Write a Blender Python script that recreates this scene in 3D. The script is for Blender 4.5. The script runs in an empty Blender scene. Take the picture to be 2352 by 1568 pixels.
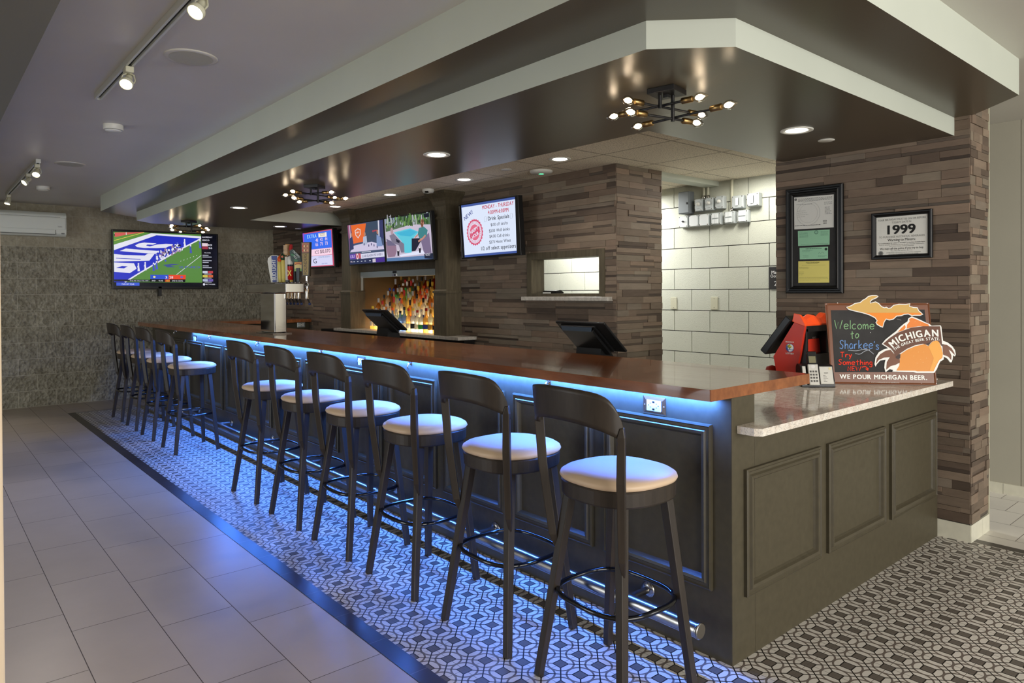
import bpy, math, random
import numpy as np
from mathutils import Vector, Matrix
PI = math.pi
V = Vector
SC = bpy.context.scene
COL = SC.collection
RNG = random.Random(7)

def lin(c):
    return tuple((x/255/12.92 if x/255 <= .04045 else ((x/255+.055)/1.055)**2.4) for x in c[:3])

# ---------------------------------------------------------------- materials
MATS = {}
def bottle_glass(name, tint):
    m = bpy.data.materials.new(name); m.use_nodes = True
    nt = m.node_tree; nt.nodes.clear()
    tr = nt.nodes.new('ShaderNodeBsdfTransparent'); tr.inputs[0].default_value = (*tint, 1)
    tl = nt.nodes.new('ShaderNodeBsdfTranslucent'); tl.inputs[0].default_value = (*tint, 1)
    gl = nt.nodes.new('ShaderNodeBsdfGlossy'); gl.inputs['Roughness'].default_value = .08
    a = nt.nodes.new('ShaderNodeMixShader'); a.inputs[0].default_value = .42
    b = nt.nodes.new('ShaderNodeMixShader'); o = nt.nodes.new('ShaderNodeOutputMaterial')
    fr = nt.nodes.new('ShaderNodeLayerWeight'); fr.inputs[0].default_value = .22
    nt.links.new(tr.outputs[0], a.inputs[1]); nt.links.new(tl.outputs[0], a.inputs[2])
    nt.links.new(fr.outputs['Fresnel'], b.inputs[0]); nt.links.new(a.outputs[0], b.inputs[1]); nt.links.new(gl.outputs[0], b.inputs[2])
    nt.links.new(b.outputs[0], o.inputs[0]); MATS[name] = m
    return m
class NT:
    def __init__(s, mat):
        s.t = mat.node_tree
    def n(s, kind, props=None, **inp):
        nd = s.t.nodes.new(kind)
        for k, v in (props or {}).items():
            setattr(nd, k, v)
        for k, v in inp.items():
            key = int(k[1:]) if k[0] == '_' and k[1:].isdigit() else k.replace('_', ' ')
            s.put(nd.inputs[key], v)
        return nd
    def put(s, sock, v):
        if isinstance(v, bpy.types.NodeSocket):
            s.t.links.new(v, sock)
        elif isinstance(v, (tuple, list)) and len(v) == 3 and sock.type == 'RGBA':
            sock.default_value = (*v, 1)
        else:
            sock.default_value = v
    def m(s, op, a, b=None, c=None):
        nd = s.t.nodes.new('ShaderNodeMath'); nd.operation = op
        for i, x in enumerate((a, b, c)):
            if x is not None:
                s.put(nd.inputs[i], x)
        return nd.outputs[0]
    def mix(s, f, a, b, blend='MIX'):
        nd = s.t.nodes.new('ShaderNodeMix'); nd.data_type = 'RGBA'; nd.blend_type = blend
        s.put(nd.inputs[0], f); s.put(nd.inputs[6], a); s.put(nd.inputs[7], b)
        return nd.outputs[2]
    def coord(s, which='Object'):
        return s.t.nodes.new('ShaderNodeTexCoord').outputs[which]
    def noise(s, vec, scale, detail=3, rough=.5):
        nd = s.n('ShaderNodeTexNoise'); s.put(nd.inputs['Vector'], vec)
        nd.inputs['Scale'].default_value = scale; nd.inputs['Detail'].default_value = detail; nd.inputs['Roughness'].default_value = rough
        return nd.outputs['Fac']
    def scaled(s, vec, sc):
        nd = s.n('ShaderNodeMapping'); s.put(nd.inputs['Vector'], vec); nd.inputs['Scale'].default_value = sc
        return nd.outputs['Vector']
    def ramp(s, f, lo, hi):
        nd = s.n('ShaderNodeMapRange'); s.put(nd.inputs[0], f)
        nd.inputs[1].default_value = lo; nd.inputs[2].default_value = hi
        return nd.outputs[0]
    def bump(s, h, strength=.3, dist=.01):
        nd = s.n('ShaderNodeBump'); s.put(nd.inputs['Height'], h)
        nd.inputs['Strength'].default_value = strength; nd.inputs['Distance'].default_value = dist
        return nd.outputs['Normal']

def base(name, col=(.5, .5, .5), rough=.5, metal=0, spec=.5, coat=0, trans=0, ior=1.45):
    m = bpy.data.materials.new(name); m.use_nodes = True
    b = m.node_tree.nodes['Principled BSDF']
    b.inputs['Base Color'].default_value = (*col, 1)
    b.inputs['Roughness'].default_value = rough
    b.inputs['Metallic'].default_value = metal
    b.inputs['Specular IOR Level'].default_value = spec
    b.inputs['Coat Weight'].default_value = coat
    b.inputs['Transmission Weight'].default_value = trans
    b.inputs['IOR'].default_value = ior
    MATS[name] = m
    return m, b, NT(m)

def plain(name, rgb, rough=.5, metal=0, spec=.5, coat=0, grain=None, bump=None):
    """sRGB colour; grain=(scale, amount) varies the tone, bump=(scale, strength, dist)"""
    m, b, t = base(name, lin(rgb), rough, metal, spec, coat)
    if grain:
        f = t.noise(t.coord(), grain[0], 4)
        c = lin(rgb)
        lo = tuple(x*(1-grain[1]) for x in c); hi = tuple(min(1, x*(1+grain[1])) for x in c)
        t.put(b.inputs['Base Color'], t.mix(t.ramp(f, .3, .7), lo, hi))
    if bump:
        t.put(b.inputs['Normal'], t.bump(t.noise(t.coord(), bump[0], 4), bump[1], bump[2]))
    return m

def vcol(name, rough=.5, spec=.5, bump=None, metal=0, grain=None):
    m, b, t = base(name, rough=rough, spec=spec, metal=metal)
    a = t.n('ShaderNodeVertexColor', {'layer_name': 'Col'}).outputs[0]
    if grain:
        f = t.ramp(t.noise(t.scaled(t.coord(), grain[0]), 1, 4, .6), .3, .7)
        k = t.n('ShaderNodeCombineColor'); 
        v = t.m('MULTIPLY_ADD', f, grain[1], 1-grain[1]/2)
        for i in range(3): t.put(k.inputs[i], v)
        a = t.mix(1.0, a, k.outputs[0], 'MULTIPLY')
    t.put(b.inputs['Base Color'], a)
    if bump:
        t.put(b.inputs['Normal'], t.bump(t.noise(t.coord(), bump[0], 4), bump[1], bump[2]))
    return m

def emit(name, rgb, strength):
    m = bpy.data.materials.new(name); m.use_nodes = True
    nt = m.node_tree; nt.nodes.clear()
    e = nt.nodes.new('ShaderNodeEmission'); o = nt.nodes.new('ShaderNodeOutputMaterial')
    e.inputs[0].default_value = (*lin(rgb), 1); e.inputs[1].default_value = strength
    nt.links.new(e.outputs[0], o.inputs[0]); MATS[name] = m
    return m

def emit_vcol(name, strength):
    m = bpy.data.materials.new(name); m.use_nodes = True
    nt = m.node_tree; nt.nodes.clear()
    e = nt.nodes.new('ShaderNodeEmission'); o = nt.nodes.new('ShaderNodeOutputMaterial')
    a = nt.nodes.new('ShaderNodeVertexColor'); a.layer_name = 'Col'
    g = nt.nodes.new('ShaderNodeBsdfGlossy'); g.inputs['Roughness'].default_value = .15
    g.inputs[0].default_value = (.03, .03, .03, 1)
    ad = nt.nodes.new('ShaderNodeAddShader')
    nt.links.new(a.outputs[0], e.inputs[0]); e.inputs[1].default_value = strength
    nt.links.new(e.outputs[0], ad.inputs[0]); nt.links.new(g.outputs[0], ad.inputs[1])
    nt.links.new(ad.outputs[0], o.inputs[0]); MATS[name] = m
    return m

def clear_glass(name, tint=(1, 1, 1), gloss=.12):
    m = bpy.data.materials.new(name); m.use_nodes = True
    nt = m.node_tree; nt.nodes.clear()
    tr = nt.nodes.new('ShaderNodeBsdfTransparent'); tr.inputs[0].default_value = (*tint, 1)
    gl = nt.nodes.new('ShaderNodeBsdfGlossy'); gl.inputs['Roughness'].default_value = .05
    mx = nt.nodes.new('ShaderNodeMixShader'); o = nt.nodes.new('ShaderNodeOutputMaterial')
    fr = nt.nodes.new('ShaderNodeLayerWeight'); fr.inputs[0].default_value = gloss
    nt.links.new(fr.outputs['Fresnel'], mx.inputs[0]); nt.links.new(tr.outputs[0], mx.inputs[1]); nt.links.new(gl.outputs[0], mx.inputs[2])
    nt.links.new(mx.outputs[0], o.inputs[0]); MATS[name] = m
    return m

# ---------------------------------------------------------------- mesh builder
class Pl:
    """a plane with axes u, v and normal u x v"""
    def __init__(s, o, u, v):
        s.o, s.u, s.v = V(o), V(u).normalized(), V(v).normalized()
        s.n = s.u.cross(s.v).normalized()
    def P(s, a, b, h=0):
        return s.o + s.u*a + s.v*b + s.n*h

class MB:
    def __init__(s, mat=None, col=(200, 200, 200)):
        s.v, s.f, s.m, s.c, s.s = [], [], [], [], []
        s.slots = []; s.mat = mat; s.col = col; s.uses_col = False
    def slot(s, m):
        m = m or s.mat
        if m not in s.slots: s.slots.append(m)
        return s.slots.index(m)
    def add(s, vs, fs, m=None, c=None, smooth=False):
        k = len(s.v); i = s.slot(m)
        s.v += [tuple(x) for x in vs]
        cc = lin(c if c is not None else s.col)
        if c is not None: s.uses_col = True
        for f in fs:
            s.f.append([k+j for j in f]); s.m.append(i); s.c.append(cc); s.s.append(smooth)
    def obox(s, ctr, ax, ay, az, m=None, c=None, skip=()):
        C = V(ctr); X, Y, Z = V(ax), V(ay), V(az)
        vs = [C+X*a+Y*b+Z*d for d in (-1, 1) for b in (-1, 1) for a in (-1, 1)]
        fs = [(0, 2, 3, 1), (4, 5, 7, 6), (0, 1, 5, 4), (2, 6, 7, 3), (0, 4, 6, 2), (1, 3, 7, 5)]
        s.add(vs, [f for i, f in enumerate(fs) if i not in skip], m, c)
    def box(s, x0, y0, z0, x1, y1, z1, m=None, c=None, skip=()):
        s.obox(((x0+x1)/2, (y0+y1)/2, (z0+z1)/2), ((x1-x0)/2, 0, 0), (0, (y1-y0)/2, 0), (0, 0, (z1-z0)/2), m, c, skip)
    def pbox(s, pl, a0, b0, a1, b1, h0, h1, m=None, c=None):
        s.obox(pl.P((a0+a1)/2, (b0+b1)/2, (h0+h1)/2), pl.u*((a1-a0)/2), pl.v*((b1-b0)/2), pl.n*((h1-h0)/2), m, c)
    def prism(s, pts, vec, m=None, c=None, caps=True, smooth=False):
        """polygon (3-D points) swept along vec"""
        n = len(pts); a = [V(p) for p in pts]; b = [p+V(vec) for p in a]
        fs = [(i, (i+1) % n, n+(i+1) % n, n+i) for i in range(n)]
        s.add(a+b, fs, m, c, smooth)
        if caps: s.add(a+b, [tuple(reversed(range(n))), tuple(range(n, 2*n))], m, c)
    def zprism(s, poly, z0, z1, m=None, c=None):
        s.prism([(x, y, z0) for x, y in poly], (0, 0, z1-z0), m, c)
    def pprism(s, pl, pts, h0, h1, m=None, c=None):
        s.prism([pl.P(a, b, h0) for a, b in pts], pl.n*(h1-h0), m, c)
    def poly(s, pl, pts, h=0, m=None, c=None):
        s.add([pl.P(a, b, h) for a, b in pts], [tuple(range(len(pts)))], m, c)
    def rect(s, pl, a0, b0, a1, b1, h=0, m=None, c=None):
        s.poly(pl, [(a0, b0), (a1, b0), (a1, b1), (a0, b1)], h, m, c)
    def ribbon(s, pl, pts, w, h=0, m=None, c=None):
        n = len(pts)
        if n < 2: return
        L, R = [], []
        for i in range(n):
            p, q = pts[max(0, i-1)], pts[min(n-1, i+1)]
            dx, dy = q[0]-p[0], q[1]-p[1]; d = math.hypot(dx, dy) or 1
            nx, ny = -dy/d*w/2, dx/d*w/2
            L.append((pts[i][0]+nx, pts[i][1]+ny)); R.append((pts[i][0]-nx, pts[i][1]-ny))
        vs = [pl.P(*p, h) for p in L]+[pl.P(*p, h) for p in R]
        s.add(vs, [(i, n+i, n+i+1, i+1) for i in range(n-1)], m, c)
    def disc(s, pl, a, b, r, h=0, m=None, c=None, n=24, rb=None):
        rb = rb or r
        s.poly(pl, [(a+r*math.cos(2*PI*i/n), b+rb*math.sin(2*PI*i/n)) for i in range(n)], h, m, c)
    def ringflat(s, pl, a, b, r0, r1, h=0, m=None, c=None, n=28, asp=1):
        vs = [pl.P(a+r*math.cos(2*PI*i/n), b+asp*r*math.sin(2*PI*i/n), h) for r in (r0, r1) for i in range(n)]
        s.add(vs, [(i, n+i, n+(i+1) % n, (i+1) % n) for i in range(n)], m, c)
    def tube(s, path, r, n=10, closed=False, caps=True, m=None, c=None, radii=None):
        P = [V(p) for p in path]; N = len(P)
        up = None; vs = []
        for i in range(N):
            if closed: t = (P[(i+1) % N]-P[i-1])
            else: t = P[min(N-1, i+1)]-P[max(0, i-1)]
            t.normalize()
            if up is None:
                up = V((0, 0, 1)) if abs(t.z) < .9 else V((1, 0, 0))
            a = (up-t*up.dot(t)).normalized(); b = t.cross(a); up = a
            rr = radii[i] if radii else r
            vs += [P[i]+a*rr*math.cos(2*PI*k/n)+b*rr*math.sin(2*PI*k/n) for k in range(n)]
        fs = []
        for i in range(N if closed else N-1):
            j = (i+1) % N
            fs += [(i*n+k, i*n+(k+1) % n, j*n+(k+1) % n, j*n+k) for k in range(n)]
        s.add(vs, fs, m, c, True)
        if caps and not closed:
            s.add(vs[:n], [tuple(reversed(range(n)))], m, c); s.add(vs[-n:], [tuple(range(n))], m, c)
    def lathe(s, prof, o=(0, 0, 0), axis=(0, 0, 1), n=20, m=None, c=None, smooth=True):
        """profile [(r, t)] turned about axis through o"""
        A = V(axis).normalized(); X = (V((1, 0, 0)) if abs(A.x) < .9 else V((0, 1, 0)))
        X = (X-A*X.dot(A)).normalized(); Y = A.cross(X); O = V(o)
        vs = [O+A*t+(X*math.cos(2*PI*k/n)+Y*math.sin(2*PI*k/n))*r for r, t in prof for k in range(n)]
        fs = []
        for i in range(len(prof)-1):
            fs += [(i*n+k, i*n+(k+1) % n, (i+1)*n+(k+1) % n, (i+1)*n+k) for k in range(n)]
        s.add(vs, fs, m, c, smooth)
        if prof[0][0] > 1e-5: s.add(vs[:n], [tuple(reversed(range(n)))], m, c)
        if prof[-1][0] > 1e-5: s.add(vs[-n:], [tuple(range(n))], m, c)
    def beam(s, p0, p1, w0, w1, m=None, c=None, side=(0, 1, 0), d0=None, d1=None):
        p0, p1 = V(p0), V(p1); t = (p1-p0).normalized()
        a = V(side); a = (a-t*a.dot(t)).normalized(); b = t.cross(a)
        vs = []
        for p, w, d in ((p0, w0, d0 or w0), (p1, w1, d1 or w1)):
            vs += [p+a*(w/2)*x+b*(d/2)*y for x, y in ((-1, -1), (1, -1), (1, 1), (-1, 1))]
        s.add(vs, [(3, 2, 1, 0), (4, 5, 6, 7), (0, 1, 5, 4), (1, 2, 6, 5), (2, 3, 7, 6), (3, 0, 4, 7)], m, c)
    def frame(s, pl, a0, b0, a1, b1, prof, m=None, c=None):
        """moulding round a rectangle; prof = [(inset, height)]"""
        rings = []
        for q, h in prof:
            rings.append([pl.P(a0+q, b0+q, h), pl.P(a1-q, b0+q, h), pl.P(a1-q, b1-q, h), pl.P(a0+q, b1-q, h)])
        for r0, r1 in zip(rings, rings[1:]):
            for i in range(4):
                j = (i+1) % 4
                s.add([r0[i], r0[j], r1[j], r1[i]], [(0, 1, 2, 3)], m, c)
    def superdisc(s, cx, cy, rings, e=2.5, n=44, m=None, c=None, smooth=True, ry=1.0):
        """stack of superellipses [(r, z)]"""
        def pt(r, z, k):
            t = 2*PI*k/n; co, si = math.cos(t), math.sin(t)
            return (cx+r*abs(co)**(2/e)*(1 if co > 0 else -1), cy+ry*r*abs(si)**(2/e)*(1 if si > 0 else -1), z)
        vs = [pt(r, z, k) for r, z in rings for k in range(n)]
        fs = []
        for i in range(len(rings)-1):
            fs += [(i*n+k, i*n+(k+1) % n, (i+1)*n+(k+1) % n, (i+1)*n+k) for k in range(n)]
        s.add(vs, fs, m, c, smooth)
        s.add(vs[:n], [tuple(reversed(range(n)))], m, c, False); s.add(vs[-n:], [tuple(range(n))], m, c, smooth)
    def text(s, pl, a, b, size, body, h=.0008, m=None, c=None, align='CENTER', bold=0, width=None, rot=0, shear=0, sx=1, ext=0):
        vs, fs, w, lay = text_geo(body, bold, shear)
        k = size
        if width: sx = width/(w*k) if w else 1
        off = {'CENTER': -w/2, 'LEFT': 0, 'RIGHT': -w}[align]
        co, si = math.cos(rot), math.sin(rot)
        def q(x, y):
            X, Y = (x+off)*k*sx, y*k
            return a+X*co-Y*si, b+X*si+Y*co
        s.add([pl.P(*q(x, y), h+.00008*k_) for (x, y), k_ in zip(vs, lay)], fs, m, c)
        return w*k*sx

_TX = {}
def text_geo(body, bold=0, shear=0):
    key = (body, bold, shear)
    if key in _TX: return _TX[key]
    cu = bpy.data.curves.new('lettering', 'FONT'); cu.body = body; cu.size = 1; cu.resolution_u = 3
    cu.shear = shear; cu.fill_mode = 'FRONT'
    ob = bpy.data.objects.new('lettering', cu); COL.objects.link(ob)
    dg = bpy.context.evaluated_depsgraph_get()
    me = bpy.data.meshes.new_from_object(ob.evaluated_get(dg))
    vs = [(v.co.x, v.co.y) for v in me.vertices]; fs = []
    for p in me.polygons:
        f = list(p.vertices)
        A = sum(vs[f[i]][0]*vs[f[(i+1) % len(f)]][1]-vs[f[(i+1) % len(f)]][0]*vs[f[i]][1] for i in range(len(f)))
        fs.append(tuple(f if A > 0 else reversed(f)))
    lay = [0]*len(vs)
    if bold > .008:
        n0 = len(vs); b = bold*.8; base_v, base_f = list(vs), list(fs)
        for k, (dx, dy) in enumerate(((b, 0), (b, b*.5), (0, b*.5))):
            lay += [k+1]*n0; vs += [(x+dx, y+dy) for x, y in base_v]; fs += [tuple(i+(k+1)*n0 for i in f) for f in base_f]
    x0 = min([v[0] for v in vs] or [0]); x1 = max([v[0] for v in vs] or [0])
    vs = [(x-x0, y) for x, y in vs]
    bpy.data.objects.remove(ob); bpy.data.curves.remove(cu); bpy.data.meshes.remove(me)
    _TX[key] = (vs, fs, x1-x0, lay)
    return _TX[key]

def obj(name, mb, parent=None, bevel=0, seg=2, subsurf=0, loc=None):
    me = bpy.data.meshes.new(name)
    me.from_pydata(mb.v, [], mb.f)
    for s in mb.slots: me.materials.append(MATS[s])
    me.polygons.foreach_set('material_index', mb.m)
    me.polygons.foreach_set('use_smooth', mb.s)
    if mb.uses_col:
        ca = me.color_attributes.new('Col', 'FLOAT_COLOR', 'CORNER')
        arr = []
        for p, c in zip(me.polygons, mb.c):
            arr += [*c, 1.0]*len(p.vertices)
        ca.data.foreach_set('color', arr)
    me.validate(); me.update()
    o = bpy.data.objects.new(name, me); COL.objects.link(o)
    if loc is not None: o.location = loc
    if parent: o.parent = parent
    if bevel:
        b = o.modifiers.new('Bevel', 'BEVEL'); b.width = bevel; b.segments = seg; b.limit_method = 'ANGLE'; b.angle_limit = math.radians(40)
    if subsurf:
        b = o.modifiers.new('Subdivision', 'SUBSURF'); b.levels = b.render_levels = subsurf
    return o

def tag(o, label, cat, group=None):
    o['label'] = label; o['category'] = cat
    if group: o['group'] = group
    return o
def thing(name, label, cat, loc=(0, 0, 0), rz=0, group=None):
    o = bpy.data.objects.new(name, None); COL.objects.link(o)
    o.location = loc; o.rotation_euler = (0, 0, rz); o.empty_display_size = .1
    return tag(o, label, cat, group)
def struct(name, mb, parent=None, **k):
    o = obj(name, mb, parent, **k)
    if not parent: o['kind'] = 'structure'
    return o
def dup(root, loc, rz=None, label=None, group=None):
    r = root.copy(); COL.objects.link(r); r.location = loc
    if rz is not None: r.rotation_euler = (0, 0, rz)
    if label: r['label'] = label
    if group: r['group'] = group
    for ch in list(root.children):
        c = ch.copy(); COL.objects.link(c); c.parent = r
        for g in list(ch.children):
            d = g.copy(); COL.objects.link(d); d.parent = c
    return r

def homog(src, dst):
    A, B = [], []
    for (x, y), (u, v) in zip(src, dst):
        A += [[x, y, 1, 0, 0, 0, -u*x, -u*y], [0, 0, 0, x, y, 1, -v*x, -v*y]]; B += [u, v]
    h = np.append(np.linalg.solve(np.array(A, float), np.array(B, float)), 1).reshape(3, 3)
    def f(x, y):
        q = h @ np.array([x, y, 1.0]); return (float(q[0]/q[2]), float(q[1]/q[2]))
    return f
# ================================================================ materials
def mk_tiles(name, rgb, grout, x0, y0, w, l, step, var=.10, rough=.34):
    m, b, t = base(name, rough=rough, spec=.45)
    p = t.coord(); sp = t.n('ShaderNodeSeparateXYZ', _0=p)
    X, Y = sp.outputs[0], sp.outputs[1]
    u = t.m('DIVIDE', t.m('SUBTRACT', X, x0), w); iu = t.m('FLOOR', u)
    v = t.m('DIVIDE', t.m('SUBTRACT', t.m('SUBTRACT', Y, y0), t.m('MULTIPLY', iu, step)), l); iv = t.m('FLOOR', v)
    fu, fv = t.m('SUBTRACT', u, iu), t.m('SUBTRACT', v, iv)
    du = t.m('MULTIPLY', t.m('MINIMUM', fu, t.m('SUBTRACT', 1.0, fu)), w)
    dv = t.m('MULTIPLY', t.m('MINIMUM', fv, t.m('SUBTRACT', 1.0, fv)), l)
    g = t.m('LESS_THAN', t.m('MINIMUM', du, dv), .0017)
    cx = t.n('ShaderNodeCombineXYZ', _0=iu, _1=iv, _2=0.0)
    wn = t.n('ShaderNodeTexWhiteNoise', {'noise_dimensions': '2D'}, Vector=cx.outputs[0]).outputs[0]
    k = t.m('ADD', t.m('MULTIPLY', wn, .5), t.m('MULTIPLY', t.ramp(t.noise(p, 3.5, 5, .6), .3, .7), .5))
    c = lin(rgb)
    body = t.mix(k, tuple(x*(1-var) for x in c), tuple(x*(1+var) for x in c))
    t.put(b.inputs['Base Color'], t.mix(g, body, lin(grout)))
    t.put(b.inputs['Roughness'], t.m('MULTIPLY_ADD', g, .4, rough))
    return m
mk_tiles('floor_tile', (178, 164, 149), (84, 74, 64), -1.855, 2.0, .2995, .608, -.21)
mk_tiles('hall_tile', (214, 210, 202), (96, 88, 80), 2.38, -.32, .30, .608, .1)

def mk_pattern():
    m, b, t = base('encaustic_tile', rough=.4, spec=.4)
    PX, PY = .1012, .1044
    p = t.coord(); sp = t.n('ShaderNodeSeparateXYZ', _0=p)
    X = t.m('SUBTRACT', sp.outputs[0], -.78-PX*60.5); Y = t.m('SUBTRACT', sp.outputs[1], .969-PY*60.5)
    def cell(x, q):
        f = t.m('FRACT', t.m('DIVIDE', x, q))
        return t.m('ABSOLUTE', t.m('SUBTRACT', f, .5))
    u, v = cell(X, PX), cell(Y, PY)
    mx = t.m('MAXIMUM', u, v)
    def dist(a, c):
        return t.m('SQRT', t.m('ADD', t.m('MULTIPLY', a, a), t.m('MULTIPLY', c, c)))
    def band(d, lo, hi):
        return t.m('MULTIPLY', t.m('GREATER_THAN', d, lo), t.m('LESS_THAN', d, hi))
    ru, rv = t.m('SUBTRACT', 1.0, u), t.m('SUBTRACT', 1.0, v)
    ring = t.m('MAXIMUM', band(dist(u, v), .455, .53), t.m('MAXIMUM', band(dist(ru, v), .455, .53), band(dist(u, rv), .455, .53)))
    line = t.m('LESS_THAN', t.m('ABSOLUTE', t.m('SUBTRACT', u, v)), .036)
    sq = t.m('LESS_THAN', mx, .185); bord = t.m('LESS_THAN', mx, .23)
    def seam(x, q):
        f = t.m('FRACT', t.m('DIVIDE', x, q*2)); d = t.m('ABSOLUTE', t.m('SUBTRACT', f, .5))
        return t.m('LESS_THAN', d, .0045)
    sx = seam(t.m('ADD', X, PX*.5), PX); sy = seam(t.m('ADD', Y, PY*-.5), PY)
    white, gry, blk = lin((212, 207, 198)), lin((104, 97, 90)), lin((34, 30, 28))
    c = t.mix(ring, white, lin((112, 102, 95)))
    c = t.mix(line, c, blk)
    c = t.mix(bord, c, blk)
    c = t.mix(sq, c, gry)
    c = t.mix(t.m('MAXIMUM', sx, sy), c, lin((92, 86, 80)))
    t.put(b.inputs['Base Color'], c)
mk_pattern()
def mk_border():
    m, b, t = base('border_tile', lin((58, 50, 45)), rough=.3, spec=.5)
    p = t.coord(); sp = t.n('ShaderNodeSeparateXYZ', _0=p)
    f = t.m('FRACT', t.m('DIVIDE', sp.outputs[1], .305)); d = t.m('ABSOLUTE', t.m('SUBTRACT', f, .5))
    g = t.m('LESS_THAN', d, .005)
    t.put(b.inputs['Base Color'], t.mix(g, t.mix(t.noise(p, 9), lin((52, 45, 41)), lin((64, 55, 50))), lin((110, 95, 88))))
mk_border()
vcol('ledger_stone', rough=.62, spec=.35, grain=((8, 8, 40), .22), bump=(90, .15, .004))
plain('stone_gap', (38, 32, 28), .9)
plain('paint_light', (192, 197, 184), .55, grain=(2, .03))
plain('paint_ceiling', (200, 197, 188), .5, grain=(1.5, .03))
plain('paint_hall', (176, 172, 156), .6, grain=(2, .03))
plain('bulkhead_shade', (112, 110, 98), .6)  # darker than the ceiling paint: shade of the bulkhead's underside put into the colour
plain('paint_column', (214, 194, 166), .55, grain=(5, .06))
plain('soffit_dark', (76, 68, 53), .30, spec=.7, bump=(140, .06, .002))
plain('olive_paint', (76, 70, 55), .42, spec=.22, grain=(30, .10), bump=(60, .06, .002))
plain('olive_trim', (73, 67, 52), .36, spec=.4, grain=(30, .10))
def mk_wood_dark(name, rgb, sc=(14, 14, 1.2)):
    m, b, t = base(name, rough=.42, spec=.4)
    f = t.ramp(t.noise(t.scaled(t.coord(), sc), 3, 5, .65), .3, .7)
    c = lin(rgb); t.put(b.inputs['Base Color'], t.mix(f, tuple(x*.72 for x in c), tuple(x*1.3 for x in c)))
mk_wood_dark('olive_wood', (86, 78, 62), (14, 14, 1.6))
mk_wood_dark('stool_wood', (50, 43, 36), (8, 8, 1))
def mk_bartop():
    m, b, t = base('bar_wood', rough=.16, spec=.5, coat=.35)
    p = t.coord()
    f = t.ramp(t.noise(t.scaled(p, (16, 1.5, 12)), 1.5, 5, .6), .25, .75)
    g = t.ramp(t.noise(t.scaled(p, (3, .8, 3)), 1.5, 3), .35, .65)
    c = t.mix(f, lin((110, 60, 30)), lin((164, 100, 56)))
    c = t.mix(t.m('MULTIPLY', g, .45), c, lin((96, 52, 26)))
    t.put(b.inputs['Base Color'], c)
    t.put(b.inputs['Roughness'], t.m('MULTIPLY_ADD', f, .06, .14))
mk_bartop()
def mk_granite(name, lo, mid, hi, rough):
    m, b, t = base(name, rough=rough, spec=.5)
    p = t.coord()
    warp = t.noise(t.scaled(p, (22, 40, 40)), 1, 6, .7)
    v1 = t.m('LESS_THAN', t.m('ABSOLUTE', t.m('SUBTRACT', warp, .5)), .007)
    v2 = t.m('GREATER_THAN', t.noise(t.scaled(p, (60, 130, 100)), 1, 4, .6), .70)
    c = t.mix(t.ramp(t.noise(p, 30, 4), .35, .65), lin(mid), lin(hi))
    c = t.mix(t.m('MULTIPLY', t.m('MAXIMUM', v1, v2), .8), c, lin(lo))
    t.put(b.inputs['Base Color'], c)
mk_granite('granite', (84, 74, 70), (214, 203, 188), (230, 224, 212), .08)
mk_granite('granite_grey', (110, 104, 98), (176, 170, 160), (200, 194, 184), .3)
def mk_split():
    m, b, t = base('split_face_block', rough=.8, spec=.3)
    p = t.coord(); sp = t.n('ShaderNodeSeparateXYZ', _0=p)
    xz = t.n('ShaderNodeCombineXYZ', _0=t.m('ADD', sp.outputs[0], .558+.2+4), _1=t.m('ADD', sp.outputs[2], .0), _2=0.0)
    br = t.n('ShaderNodeTexBrick', {'offset': .5}, Vector=xz.outputs[0], Scale=1.0, Mortar_Size=.004, Mortar_Smooth=.1, Brick_Width=.4, Row_Height=.2045)
    mort = br.outputs['Fac']
    n1 = t.noise(p, 17, 8, .72); n2 = t.noise(p, 5, 3)
    n3 = t.n('ShaderNodeTexVoronoi', {'feature': 'F1'}, Vector=t.scaled(p, (30, 30, 24)), Scale=1.0).outputs[0]
    smooth = t.m('GREATER_THAN', sp.outputs[2], 2.045)
    c = t.mix(t.ramp(n1, .3, .7), lin((128, 122, 104)), lin((212, 206, 186)))
    c = t.mix(t.m('MULTIPLY', t.ramp(n2, .3, .7), .3), c, lin((140, 130, 106)))
    c = t.mix(t.m('MULTIPLY', smooth, .6), c, lin((150, 142, 122)))
    c = t.mix(t.m('MULTIPLY', mort, .45), c, lin((186, 180, 164)))
    t.put(b.inputs['Base Color'], c)
    h = t.m('ADD', t.m('MULTIPLY', n1, 1.0), t.m('MULTIPLY', n3, .8))
    h = t.m('MULTIPLY', h, t.m('SUBTRACT', 1.0, t.m('MULTIPLY', smooth, .85)))
    h = t.m('MULTIPLY', h, t.m('SUBTRACT', 1.0, mort))
    t.put(b.inputs['Normal'], t.bump(h, 1.0, .045))
mk_split()
def mk_cmu():
    m, b, t = base('painted_block', rough=.5, spec=.4)
    p = t.coord(); n = t.noise(p, 130, 3, .5); n2 = t.noise(p, 160, 2)
    pit = t.m('GREATER_THAN', n2, .68)
    t.put(b.inputs['Base Color'], t.mix(t.m('MULTIPLY', pit, .5), lin((206, 208, 193)), lin((120, 116, 104))))
    t.put(b.inputs['Normal'], t.bump(n, .3, .008))
mk_cmu()
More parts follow.
